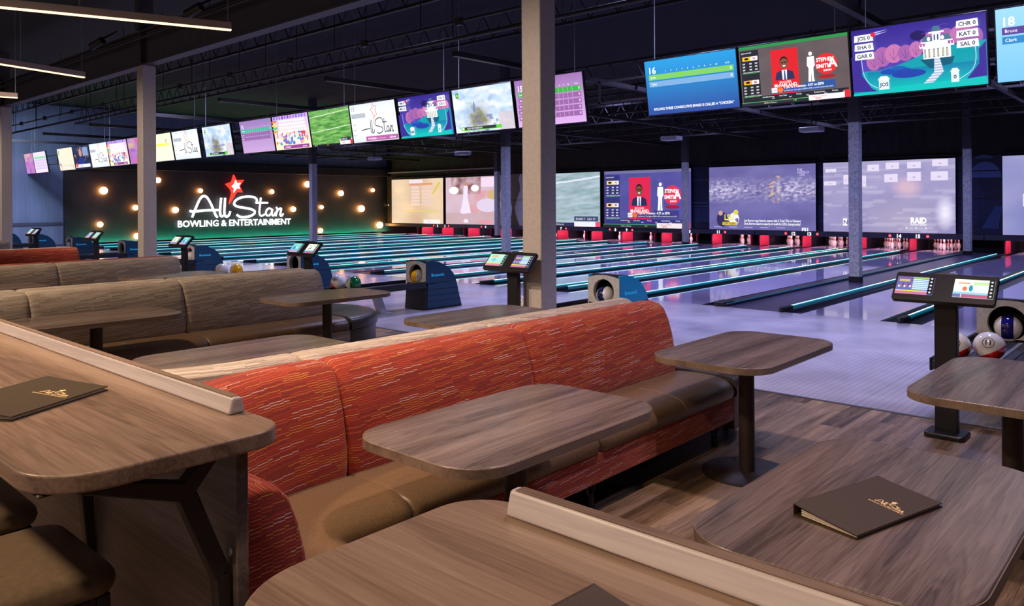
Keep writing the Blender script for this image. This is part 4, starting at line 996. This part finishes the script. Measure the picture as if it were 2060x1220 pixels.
CONS = [(-1.345, 0, 'at far right beside the table, ball return behind it'), (-5.30, 2, 'in front of the big warm grey column'), (-9.02, 3, 'behind the taupe bench with the table at its end'), (-12.66, 1, 'right of the grey column, blue ball return behind'), (-16.5, 0, 'under the sign wall left of the grey column'), (-20.15, 2, 'farthest at left before the blue wall')]
for n, (x, k, lab) in enumerate(CONS):
    c = con if n == 0 else copy_tree(con)
    c.location = (x, 5.875, 0); c['label'] = 'black double touchscreen console ' + lab
    if n == 0: KIDS[con.name] = kids(con)
for n, (x, k, lab) in enumerate(CONS):
    root = [o for o in COL.objects if o.type == 'EMPTY' and o.get('category') == 'touchscreen console'][n]
    h = [o for o in kids(root) if o.name.startswith('screen_housing')][0]
    for j, ox in enumerate((-.295, .06)):
        cv_ = touch_pic((k + (j if n == 0 else 2*j)) % 4); cv_.build('touchscreen', M['touch'], h, TP @ Matrix.Translation((ox, .045, .0075)))

# ------------------------------------------------------------------ ball returns and balls
def hood_front():
    m = MB(); cz, r, n = .535, .15, 40; inner = []; outer = []
    for k in range(n):
        a = 2*PI*k/n + PI/n; dx, dz = math.cos(a), math.sin(a)
        inner.append((r*dx, cz + r*dz))
        t = min(.23/abs(dx) if dx else 9, ((.735 - cz)/dz if dz > 0 else (.40 - cz)/dz) if dz else 9)
        ox, oz = t*dx, cz + t*dz
        if dz > 0: oz = min(oz, .735 - .035*(ox/.23)**2*1.0)
        outer.append((ox, oz))
    b = 0; m.v = [(p[0], -.012, p[1]) for p in inner] + [(p[0], -.012, p[1]) for p in outer] + [(p[0], .05, p[1]) for p in inner]
    for k in range(n):
        l = (k+1) % n; m.face([k, l, n+l, n+k]); m.face([l, k, 2*n+k, 2*n+l])
    return m
ret = thing('ball_return', '', 'ball return', (0,0,0), 0, 'ball returns on the approach')
sideP = [(0, .40), (.62, .40), (.56, .52), (.45, .63), (.30, .70), (.14, .73), (0, .735)]
MB().prism([(p[0], p[1]) for p in sideP], -.23, .23, M=RX)
for a_, b_ in ((-.232, -.205), (.205, .232)): MB().prism(sideP, a_, b_, M=RX).build('side_cover', M['hood_teal'], ret, bevel=.004)
sp2 = [(0.03, .40), (.60, .40), (.54, .53), (.43, .64), (.29, .715), (.14, .742), (0.0, .745), (.0, .72)]
MB().prism([(.19,.40),(.61,.40),(.55,.525),(.44,.637),(.295,.708),(.14,.738),(.05,.742),(.05,.70),(.19,.70)], -.205, .205, M=RX).build('top_cover', M['hood_black'], ret, bevel=.004)
fr = hood_front().build('front_plate', M['hood_grey'], ret)
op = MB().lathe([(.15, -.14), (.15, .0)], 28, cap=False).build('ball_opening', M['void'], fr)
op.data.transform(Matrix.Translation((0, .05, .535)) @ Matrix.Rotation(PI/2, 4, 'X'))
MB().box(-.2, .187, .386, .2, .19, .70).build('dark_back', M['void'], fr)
MB().box(-.2, 0, .365, .2, .18, .386).build('ball_lift_bed', M['hood_black'], ret)
low = [(-.04, 0), (.74, 0), (.72, .05), (.66, .25), (.62, .40), (.19, .40), (.19, .362), (-.01, .362), (-.02, .2)]
MB().prism([(p[0], p[1]) for p in low], -.235, .235, M=RX).build('lower_body', M['hood_black'], ret, bevel=.01)
for a_, b_ in ((.236, .244), (-.244, -.236)): MB().prism([(.0,.03),(.70,.03),(.61,.395),(.02,.395)], a_, b_, M=RX).build('lower_side_cover', M['hood_teal'], ret)
g = MB()
for z in (.12, .21, .30): g.box(.2445, .03 + z*.05, z, .247, .72 - (z-.03)*.27, z + .008)
g.build('cover_groove', M['hood_black'], ret)
tv, tf, a0, a1 = text_mesh('Brunswick', .01); s_ = .26/(a1-a0); m = MB(); m.v = [(.2335, .10 + (p[0]-a0)*s_, .50 + p[1]*s_) for p in tv]; m.f = [list(f) for f in tf]; m.uv = [None]*len(tf); m.mi = [0]*len(tf)
m.build('maker_lettering', M['logo_cyan'], ret)
# rack
MB().box(-.224, -1.5, .36, .224, -.015, .3855).build('rack_bed', M['hood_black'], ret)
for x in (-.245, .225): MB().box(x, -1.5, .34, x + .02, -.015, .435).build('rack_rail', M['hood_black'], ret, bevel=.005)
MB().prism(rrect(-.24, -1.54, .24, -1.44, [.08,.01,.01,.08]), .35, .42).build('rack_nose', M['hood_black'], ret, bevel=.012)
for x in (-.13, .10): MB().box(x, -1.45, .3857, x + .03, -.1, .3915).build('track_strip', M['alum'], ret)
MB().prism([(-.86,.36),(-.74,.36),(-.60,.012),(-.72,.012)], -.05, .05, M=RX).build('support_leg', M['hood_grey'], ret, bevel=.006)
MB().prism(rrect(-.09, -.76, .09, -.50, .03), 0, .012).build('support_foot', M['hood_grey'], ret, bevel=.004)
KIDS[ret.name] = kids(ret)
RETS = [(-1.325, 7.85, 'at the far right behind the console'), (-5.42, 7.62, 'with bright blue side behind the orange bench'), (-8.99, 7.75, 'standing free in the middle with a yellow ball in it'), (-12.35, 7.75, 'partly hidden behind the taupe bench end'), (-16.45, 7.75, 'with a red ball, right of the grey column'), (-20.1, 7.75, 'close left of the grey column'), (-23.9, 7.8, 'behind the console at the foot of the black wall'), (-27.6, 7.9, 'behind the farthest console'), (-31.1, 7.9, 'at the left edge of the picture')]
rr = []
for n, (x, y, lab) in enumerate(RETS):
    r = ret if n == 0 else copy_tree(ret)
    r.location = (x, y, 0); r['label'] = 'dark blue ball return ' + lab; rr.append(r)
for o in COL.objects:
    if o.parent == rr[1] and o.name.startswith('side_cover'): o.data = o.data.copy(); o.data.materials.clear(); o.data.materials.append(M['hood_bright']); o['label'] = 'bright blue side cover'

_B = {}
def ball_mat(base, band, mode):
    k = (base, band, mode)
    if k in _B: return _B[k]
    m = mat('ball_' + band, (1,1,1), .08, coat=.5); b = m.node_tree.nodes['Principled BSDF']
    tc = nd(m, 'ShaderNodeTexCoord'); sep = nd(m, 'ShaderNodeSeparateXYZ'); ln(m, tc.outputs['Object'], sep.inputs[0])
    ax = math_n(m, 'ABSOLUTE', sep.outputs[0])
    f = math_n(m, 'LESS_THAN', ax, .045) if mode == 'band' else (math_n(m, 'LESS_THAN', math_n(m, 'ADD', math_n(m, 'ADD', math_n(m, 'MULTIPLY', sep.outputs[2], .35), math_n(m, 'MULTIPLY', sep.outputs[1], .6)), math_n(m, 'MULTIPLY', sep.outputs[0], -.4)), -.022) if mode == 'cap' else math_n(m, 'GREATER_THAN', sep.outputs[0], .02) if mode == 'half' else math_n(m, 'GREATER_THAN', ax, .062))
    mx = nd(m, 'ShaderNodeMix', data_type='RGBA'); ln(m, f, mx.inputs[0]); mx.inputs[6].default_value = RGB(238,236,232)
    mx.inputs[7].default_value = {'red':RGB(206,20,36),'blue':RGB(26,24,110),'navy':RGB(20,30,90),'yellow':RGB(246,180,10),'green':RGB(14,110,60),'grey':RGB(60,60,66)}[band]
    ln(m, mx.outputs[2], b.inputs['Base Color']); _B[k] = m; return m
BR = .108
def ball(loc, band, mode, num, look, label, group, tilt=0):
    """look: unit vector towards which the number faces; bands run about local X"""
    z = Vector(look).normalized(); x = Vector((math.cos(tilt), math.sin(tilt), 0)); x = (x - z * x.dot(z)).normalized(); y = z.cross(x)
    t = bpy.data.objects.new('bowling_ball', None); COL.objects.link(t)
    t.matrix_world = Matrix.Translation(loc) @ Matrix((x, y, z)).transposed().to_4x4()
    tag(t, label, 'bowling ball', group)
    m = MB().lathe([(BR*math.sin(PI*k/24), -BR*math.cos(PI*k/24)) for k in range(25)], 40, cap=False); m.build('ball_shell', ball_mat('white', band, mode), t, smooth=True)
    def wrap(pts, r=BR + .0006): return [tuple(Vector((p[0], p[1], math.sqrt(max(0, BR*BR - p[0]**2 - p[1]**2)))).normalized() * r) for p in pts]
    if num:
        m = MB(); n = 32
        a = wrap([(.040*math.cos(2*PI*k/n), .040*math.sin(2*PI*k/n)) for k in range(n)]); c = wrap([(.036*math.cos(2*PI*k/n), .036*math.sin(2*PI*k/n)) for k in range(n)])
        m.v = a + c
        for k in range(n): l = (k+1) % n; m.face([k, l, n+l, n+k])
        m.build('number_ring', M['ink'], t)
        tv, tf, a0, a1 = text_mesh(num, .02); s = .055; m = MB(); w = (a1-a0)*s
        m.v = wrap([((p[0]-a0)*s - w/2, p[1]*s - .019) for p in tv], BR + .002); m.f = [list(f) for f in tf]; m.uv = [None]*len(tf); m.mi = [0]*len(tf)
        m.build('number', M['ink'], t)
    elif mode == 'band':
        m = MB()
        for (px, py) in ((-.014,.02),(.014,.02),(0,-.022)):
            v0 = len(m.v); n = 14; m.v += wrap([(px + .0085*math.cos(2*PI*k/n), py + .0085*math.sin(2*PI*k/n)) for k in range(n)]); m.face(list(range(v0, v0+n)))
        m.build('finger_holes', M['ink'], t)
    return t
zb = .392 + BR
G = 'balls on the ball returns'
X1 = [r[0] for r in RETS]; YH_ = [r[1] for r in RETS]; H_ = .086; zh = .387 + BR
ball((X1[0]+.07, 6.74, zb), 'red', 'cap', '11', (.10, -.90, .40), 'white and red bowling ball numbered 11 at far right', G)
ball((X1[0]-.13, 6.60, zb), 'red', 'cap', '5', (.15, -.92, .36), 'white and red bowling ball numbered 5 half behind the console', G)
ball((X1[0], YH_[0]+.03, zh), 'blue', 'band', None, (.1, -1, .12), 'white ball with purple blue band in the far right return opening', G, .1)
ball((X1[1], YH_[1]+.03, zh), 'navy', 'band', None, (-.15, -1, .3), 'white ball with navy band in the bright blue return', G, .35)
ball((X1[1]-.115, 6.25, zb), 'red', 'ends', '13', (.35, -.75, .7), 'white ball half hidden by the big warm grey column', G)
ball((X1[2], YH_[2]+.03, zh), 'yellow', 'half', '9', (.75, -.75, .15), 'yellow and white ball in the return opening in the middle', G, PI + .5)
ball((X1[2]-.125, 6.42, zb), 'red', 'cap', '15', (.3, -.7, .6), 'white and red ball left of the green one on the rack', G, -1.2)
ball((X1[2]+.02-.0+.095, 6.50, zb), 'green', 'half', '14', (.15, -.6, .8), 'white and green ball on the rack in the middle', G, .3)
ball((X1[3]-.115, 6.42, zb), 'red', 'cap', '7', (.4, -.6, .6), 'white and red ball above the taupe bench, left of the yellow one', G, -1.2)
ball((X1[3]+.115, 6.56, zb), 'yellow', 'half', '7', (.15, -.6, .8), 'white and yellow ball on the rack above the taupe bench', G, .3)
ball((X1[4], YH_[4]+.03, zh), 'red', 'half', None, (.3, -1, .2), 'red ball in the return opening right of the grey column', G, 2.6)
ball((X1[5]-.115, 6.45, zb), 'grey', 'ends', '3', (.3, -.7, .8), 'pale ball low beside the left of the grey column', G)
ball((X1[6], YH_[6]+.03, zh), 'red', 'half', None, (.3, -1, .2), 'red and white ball left of the console at the black wall', G, 2.6)
ball((X1[7]+.115, 6.5, zb), 'red', 'half', None, (.3, -1, .2), 'red and white ball above the far orange bench', G, 2.8)

# ------------------------------------------------------------------ benches
C0 = (.79, 1.81); R0 = .79; RY = .91
BACK = [(.30,.36),(.322,.45),(.325,.52),(.312,.60),(.292,.70),(.262,.79),(.225,.86),(.185,.893),(.125,.908),(.07,.905),(.03,.885),(.012,.85),(.010,.60),(.010,.36)]
SEAT = [(.26,.33),(.26,.425),(.33,.437),(.42,.443),(.55,.443),(.645,.436),(.705,.42),(.742,.395),(.756,.36),(.750,.325),(.738,.312),(.60,.312)]
BASE = [(.70,.165),(.738,.165),(.738,.315),(.70,.315)]
FRAME = [(.02,.17),(.695,.17),(.695,.325),(.02,.325)]
def frames(kind, a, b):
    """(base x, base y, normal x, normal y, u) along a module of the bench"""
    out = []
    if kind == 'straight':
        L = b - a; ds = [0, .006, .016, .03, .05]; ys = [a + d for d in ds] + [a + .05 + (L-.1)*k/6 for k in range(1, 6)] + [b - d for d in ds[::-1]]
        for y in ys: out.append((0, y, 1, 0, y))
    else:
        pts = []
        L1 = b - C0[1]
        for d in (0, .006, .016, .03, .05): pts.append(('s', b - d))
        for k in range(0, 25): pts.append(('c', 180 + 90*k/24))
        for x in (.95, 1.12, 1.26, 1.31, 1.326, 1.34, 1.346, 1.35): pts.append(('a', x))
        u = b
        for t, v in pts:
            if t == 's': out.append((0, v, 1, 0, v))
            elif t == 'c':
                g = math.radians(v); out.append((C0[0] + R0*math.cos(g), C0[1] + RY*math.sin(g), -math.cos(g), -math.sin(g), C0[1] - (g - PI)*.56, 1 - .22*((v - 180)/90)**2))
            else: out.append((v, C0[1] - RY, 0, 1, C0[1] - PI/2*.56 - (v - C0[0]), .78))
        out.reverse()
    return out
def module(prof, fr, sgn, puff=0.0, zb=0):
    n = len(fr); secs = []; us = []
    cum = [0]
    for i in range(1, n): cum.append(cum[-1] + math.hypot(fr[i][0]-fr[i-1][0], fr[i][1]-fr[i-1][1]) or cum[-1])
    tot = cum[-1]; cx = sum(p[0] for p in prof)/len(prof); cz = sum(p[1] for p in prof)/len(prof)
    for i, (bx, by, nx, ny, u, *th) in enumerate(fr):
        th = th[0] if (th and prof is BACK) else 1
        d = min(cum[i], tot - cum[i]); q = 0
        if puff and d < .05: q = 1 - math.sqrt(max(0, 1 - (1 - d/.05)**2))
        sec = []
        for (o, z) in prof:
            oo = o*th + (cx - o)*puff*q; zz = z + (cz - z)*puff*.35*q
            sec.append((sgn*(bx + nx*oo), by + ny*oo, zz))
        secs.append(sec); us.append(u)
    vs_ = [0]
    for i in range(1, len(prof)): vs_.append(vs_[-1] + math.hypot(prof[i][0]-prof[i-1][0], prof[i][1]-prof[i-1][1]))
    m = MB(); MB.capuv = [(p[0], p[1]) for p in prof]; m.loft(secs, us, vs_); return m
def leg_mb(x, y):
    m = MB(); m.lathe([(.018,0),(.024,.004),(.022,.07),(.018,.085)], 12, c=(x, y, 0))
    for s in (-1, 1): m.tube([(x, y + s*.008, .06), (x, y + s*.03, .10), (x, y + s*.055, .17)], .0115, 8)
    return m
def bench(xc, sgn, cloth, label):
    t = thing('bench', label, 'bench', (xc, 0, 0), 0, 'upholstered benches around the tables')
    mods = [('corner', 0, 2.0), ('straight', 2.0, 3.25), ('straight', 3.25, 4.75)]
    for k, a, b in mods:
        fr = frames(k, a, b)
        bc = module(BACK, fr, sgn, .22).build('back_cushion', M[cloth], t, smooth=True, sharp=50, fix=True)
        sc_ = module(SEAT, fr, sgn, .16).build('seat_cushion', M['leather'], t, smooth=True, sharp=50, fix=True)
        module(BASE, fr, sgn, .0).build('base_panel', M[cloth], t, smooth=True, sharp=40, fix=True)
        module(FRAME, fr, sgn, .0).build('seat_frame', M['black'], t, fix=True)
        if k == 'straight':
            ym = (a + b)/2 + (.0 if b < 4 else .1)
            pts = [(sgn*(o + .0), ym, z + .0012) for (o, z) in SEAT[1:9]]
            MB().tube(pts, .0016, 5).build('seam_line', M['stitch'], sc_)
    for y in (2.02, 3.27, 4.64): leg_mb(sgn*.655, y).build('leg', M['black_metal'], t, smooth=True)
    for y in (3.27,): leg_mb(sgn*.2, y + .02).build('leg', M['black_metal'], t, smooth=True)
    return t
def ottoman(xc, cloth, label):
    t = thing('bench_end_seat', label, 'ottoman', (xc, 4.76, 0), 0, 'round seats at the bench ends')
    def disc(r, zs):
        m = MB(); n = 28
        for (rr_, z) in zs: m.v += [(0 + (r*rr_)*math.cos(PI*k/n), (r*rr_)*math.sin(PI*k/n)*.93, z) for k in range(n+1)]
        k_ = n + 1
        for i in range(len(zs)-1):
            for j in range(n): m.face([i*k_+j, i*k_+j+1, (i+1)*k_+j+1, (i+1)*k_+j])
            m.face([i*k_+n, i*k_, (i+1)*k_, (i+1)*k_+n])
        m.face(list(range(k_))[::-1]); m.face([(len(zs)-1)*k_ + j for j in range(k_)]); return m
    disc(.755, [(.97,.315),(.995,.32),(1,.35),(1,.39),(.985,.418),(.95,.436),(.86,.445),(.5,.450)]).build('seat_cushion', M['leather_dark'], t, smooth=True, fix=True)
    disc(.735, [(1,.10),(1,.312)]).build('base', M['leather_dark'], t, smooth=True, fix=True)
    for x in (-.5, .5): MB().lathe([(.02,0),(.02,.1)], 10, c=(x, .35, 0)).build('foot', M['black_metal'], t)
ISL = [(-3.08, 'orange', 'taupe'), (-7.28, 'taupe', 'taupe'), (-10.6, 'taupe', 'orange'), (-14.35, 'orange', 'taupe'), (-18.1, 'taupe', 'orange')]
IL = [('big orange bench in the foreground, facing the near tables', 'light taupe bench back to back with the big orange one'),
      ('long taupe bench in the middle, brown seat facing the camera', 'taupe bench behind the long middle one, only its top edge showing'),
      ('brown taupe bench in the third row from the camera', 'bench whose orange top edge shows behind the third row'),
      ('far orange bench at the left edge', 'pale bench back to back with the far orange one'),
      ('pale bench farthest at the left edge', 'bench hidden behind the farthest pale bench')]
OL = ['round end seat of the big orange bench, behind the table pole', 'brown round end seat left of the white approach floor', 'round end seat of the third row bench', 'round end seat of the far orange bench', 'round end seat of the farthest bench']
for (x, a, b), (la, lb), ol in zip(ISL, IL, OL):
    bench(x, 1, a, la); bench(x, -1, b, lb); ottoman(x, a, ol)
    # wood infill between the two curved backs
    n = 12; A_ = [(C0[0] + R0*math.cos(math.radians(180 + 90*k/n)), C0[1] + RY*math.sin(math.radians(180 + 90*k/n))) for k in range(n+1)]
    poly = [(p[0] - .004, p[1]) for p in A_] + [(-p[0] + .004, p[1]) for p in A_[::-1]][:-1]
    tag(MB().prism([(p[0] + x, p[1] - .004) for p in poly], .855, .885).build('corner_board', M['table_wood'], bevel=.004), 'triangular wooden board between the curved backs, %s' % ['behind the big orange bench', 'at the long taupe bench', 'in the third row', 'at the far orange bench', 'at the farthest bench'][ISL.index((x, a, b))], 'board', 'corner boards between benches')

# ------------------------------------------------------------------ tables
def make_table(label):
    t = thing('pedestal_table', label, 'table', (0, 0, 0), 0, 'pedestal tables with rounded corners')
    MB().prism(rrect(-.345, -.575, .345, .575, .17, 12), .702, .74).build('table_top', M['table_wood'], t, bevel=.004)
    m = MB(); o1 = rrect(-.3475, -.5775, .3475, .5775, .1725, 12); n = len(o1); o2 = rrect(-.344, -.574, .344, .574, .169, 12)
    b = 0; m.v = [(p[0], p[1], .704) for p in o1] + [(p[0], p[1], .737) for p in o1] + [(p[0], p[1], .704) for p in o2] + [(p[0], p[1], .737) for p in o2]
    for k in range(n):
        l = (k+1) % n; m.face([k, l, n+l, n+k]); m.face([n+k, n+l, 3*n+l, 3*n+k]); m.face([l, k, 2*n+k, 2*n+l])
    m.build('edge_band', M['band_wood'], t, smooth=True)
    MB().lathe([(.045, .012), (.045, .70)], 28).build('pole', M['brown_metal'], t, smooth=True)
    bs = MB().lathe([(.262, 0), (.262, .006), (.255, .012), (.05, .016)], 44).build('base_plate', M['brown_metal'], t, smooth=True)
    m = MB()
    for k in range(4): a = PI/4 + k*PI/2; m.lathe([(.012, .014), (.010, .018)], 10, c=(.22*math.cos(a), .22*math.sin(a), 0))
    m.build('screws', M['brown_metal'], bs)
    MB().box(-.14, -.2, .695, .14, .2, .702).build('top_plate', M['black_metal'], t)
    return t
TB = [(-2.07, 2.30, 'wooden pedestal table in front of the big orange bench, middle of the picture'), (-2.05, 4.32, 'wooden pedestal table at the far end of the orange bench, round base plate visible'),
 (-.71, 2.35, 'large wooden table at lower right with the black menu binder on it'), (-.71, 4.32, 'wooden table cut by the right edge, in front of the console'),
 (-4.2, 2.32, 'wooden table seen over the pale corner of the back to back bench'), (-4.2, 4.28, 'wooden table before the big warm grey column, only its far part showing'),
 (-6.26, 4.28, 'wooden table at the end of the long taupe bench, shiny top'), (-6.42, 2.28, 'dark wooden table before the long taupe bench, left of the shiny one'),
 (-9.57, 4.3, 'wooden table between second and third bench rows'), (-9.6, 2.28, 'wooden table at the left edge before the third bench row')]
t0 = make_table(TB[0][2]); t0.location = (TB[0][0], TB[0][1], 0); KIDS[t0.name] = kids(t0)
for x, y, l in TB[1:]: copy_tree(t0, (x, y, 0), 0, l)

# ------------------------------------------------------------------ bar counters with panels
def counter(x0, x1, rl, rr_, lab, plab, rx0, rx1, px0, px1, rlab):
    t = thing('bar_counter', lab, 'bar counter', (x0, .75, 0)); T = Matrix.Translation((-x0, -.75, 0))
    o = MB().prism(rrect(x0, .452, x1, .96, [rr_[0], rr_[1], rl[1], rl[0]], 14), 1.063, 1.1).build('counter_top', M['bar_wood'], t, bevel=.005, bseg=3); o.data.transform(T)
    P = [(.907, 1.1), (.95, 1.1), (.942, 1.14), (.918, 1.14)]
    m = MB().prism(P, rx0, rx1, M=RX).build('ledge_rail', M['rail_wood'], t, bevel=.006, bseg=3); m.data.transform(T); m['label'] = rlab
    m = MB().box(rx0 + .012, .920, 1.1398, rx1 - .012, .940, 1.1412).build('rail_top_strip', M['bar_wood'], m); m.data.transform(T)
    p = MB().box(px0, .864, 0, px1, .892, 1.063).build('support_panel', M['panel_wood'], t, bevel=.002); p.data.transform(T)
    return t, T
cl, TL = counter(-6.2, -1.551, (.02, .02), (.14, .085), 'high wooden bar counter at left with a menu binder on it', '', -6.2, -1.731, -6.2, -1.615, 'pale wooden stop rail along the far edge')
cr, TR = counter(-.951, 1.1, (.15, .095), (.02, .02), 'high wooden bar counter at the bottom middle of the picture', '', -.841, 1.1, -.88, 1.1, 'pale wooden stop rail along the far edge')
def bracket(x, parent, T):
    m = MB()
    def limb(a, b, w0, w1):
        a = Vector(a); b = Vector(b); d = (b-a).normalized(); n = Vector((-d.y, d.x))
        poly = [a + n*w0, a - n*w0, b - n*w1, b + n*w1]; m.prism([(p.x, p.y) for p in poly], x - .017, x + .017, M=RX)
    J = (.757, .985)
    limb((.54, 1.056), J, .013, .021); limb(J, (.823, 1.058), .019, .015); limb(J, (.838, .78), .021, .019); limb((.838, .78), (.850, .56), .017, .011)
    b = len(m.v); m.lathe([(.023, -.0171), (.023, .0171)], 14)
    for k in range(b, len(m.v)): p = m.v[k]; m.v[k] = (x + p[2], J[0] + p[0], J[1] + p[1])
    m.box(x - .03, .47, 1.056, x + .03, .85, 1.063);
    o = m.build('bracket', M['brown_metal'], parent, bevel=.004); o.data.transform(T)
    s = MB().lathe([(.0, 0), (.008, .003), (.010, .008)], 10)
    s.v = [(x + .022 + p[0], .856 - p[2], .83 + p[1]) for p in s.v]; s = s.build('bolt', M['wire'], o); s.data.transform(T)
for x in (-1.645, -2.45, -3.7): bracket(x, cl, TL)
for x in (-.70, .4): bracket(x, cr, TR)

# ------------------------------------------------------------------ stools
def make_stool(label):
    t = thing('bar_stool', label, 'stool', (0,0,0), 0, 'backless bar stools at the left counter')
    m = MB(); o = lambda s, z, r=.06: [(p[0], p[1], z) for p in rrect(-s, -s, s, s, r, 6)]
    secs = [o(.195,.70), o(.212,.708), o(.217,.725), o(.214,.742), o(.204,.756), o(.18,.765), o(.10,.772, .04)]
    MB.capuv = [(0,0)]*len(secs[0]); n = len(secs[0]); m.v = [p for s in secs for p in s]
    for i in range(len(secs)-1):
        for k in range(n): l = (k+1) % n; m.face([i*n+k, i*n+l, (i+1)*n+l, (i+1)*n+k])
    m.face(list(range(n))[::-1]); m.face([(len(secs)-1)*n+k for k in range(n)])
    m.build('seat', M['stool_leather'], t, smooth=True, sharp=60)
    m = MB()
    for a, b, c, d in ((-.195,-.195,.195,-.165), (-.195,.165,.195,.195), (-.195,-.165,-.165,.165), (.165,-.165,.195,.165)): m.box(a, b, .655, c, d, .70)
    m.build('seat_frame', M['black_metal'], t, bevel=.003)
    for sx in (-1, 1):
        for sy in (-1, 1): MB().prism([(sx*.18-.015,sy*.18-.015),(sx*.18+.015,sy*.18-.015),(sx*.18+.015,sy*.18+.015),(sx*.18-.015,sy*.18+.015)], 0, .655).build('leg', M['black_metal'], t, bevel=.002)
    for z, y in ((.25, -.18), (.32, .18)): MB().box(-.165, y-.01, z, .165, y+.01, z+.02).build('footrest', M['black_metal'], t)
    for x in (-.18, .18): MB().box(x-.01, -.165, .28, x+.01, .165, .30).build('stretcher', M['black_metal'], t)
    return t
s0 = make_stool('brown leather bar stool nearest the camera, at lower left'); s0.location = (-2.10, .51, 0); KIDS[s0.name] = kids(s0)
copy_tree(s0, (-2.66, .51, 0), 0, 'brown leather bar stool behind the nearest one, mostly under the counter')

# ------------------------------------------------------------------ menu binders
def binder(p1, p0, zt, label, wid=.19, cat='menu binder'):
    """p0 near and p1 far end of the open edge; spine lies to the left of it"""
    e = Vector((p1[0]-p0[0], p1[1]-p0[1])); L = e.length; ang = math.atan2(e.y, e.x) - PI/2
    # local: y along the open edge, x from spine (0) to open edge (wid)
    R = Matrix.Rotation(ang, 4, 'Z'); org = Vector((p0[0], p0[1], 0)) - (R @ Vector((wid, 0, 0)))
    t = thing('menu_binder', label, 'menu', (org.x, org.y, zt), ang, 'black menu binders with gold print')
    H = .032; th = .0025
    def top(x): u = x/wid; return H - (H-.012)*min(1, u*1.0)**.8
    m = MB(); n = 14
    for sgn, fz in ((0, lambda x: top(x)), (1, lambda x: top(x) - th)):
        for i in range(n+1):
            x = wid*i/n; m.v += [(x, 0, fz(x)), (x, L, fz(x))]
    k = 2*(n+1)
    for i in range(n):
        m.face([2*i, 2*i+2, 2*i+3, 2*i+1]); m.face([k+2*i+1, k+2*i+3, k+2*i+2, k+2*i]); m.face([2*i+2, 2*i, k+2*i, k+2*i+2]); m.face([2*i+1, 2*i+3, k+2*i+3, k+2*i+1])
    m.face([0, 1, k+1, k]); m.face([2*n+1, 2*n, k+2*n, k+2*n+1])
    fc = m.build('front_cover', M['cover'], t)
    MB().box(0, 0, 0, wid, L, th).build('back_cover', M['cover'], t)
    MB().box(-.002, 0, 0, .001, L, H).build('spine', M['cover'], t)
    m = MB()
    for i, (za, zb_) in enumerate(((.020, .0105), (.014, .0075), (.0075, .005))):
        m.v += [(.02, .006, za), (wid-.004, .006, zb_), (wid-.004, L-.006, zb_), (.02, L-.006, za), (.02, .006, za-.003), (wid-.004, .006, zb_-.0015), (wid-.004, L-.006, zb_-.0015), (.02, L-.006, za-.003)]
        b = i*8
        for q in ((0,1,2,3),(7,6,5,4),(0,4,5,1),(1,5,6,2),(2,6,7,3),(3,7,4,0)): m.face([b+j for j in q])
    m.build('pages', M['paper'], t)
    # gold print
    c = Canvas(.10, .062); c.step = .00002
    logo_on(c, 0, .02, 1, 1.0, (1,1,1), .0026, (1,1,1), line2=(1,1,1), star_line=False)
    x0, y0 = wid*.42, L*.55; c.v = [(p[0] + x0, p[1] + y0, top(p[0] + x0) + .0006 + p[2]) for p in c.v]
    o = c.build('gold_logo', M['gold'], fc); return t
binder((-.567, 2.416), (-.673, 2.038), .7402, 'black menu binder with gold print on the large lower right table')
binder((-2.218, .816), (-2.067, .548), 1.1002, 'black menu binder with gold print on the left bar counter')
binder((-.375, .757), (-.40, .42), 1.1002, 'black binder corner at the bottom edge, on the middle bar counter')
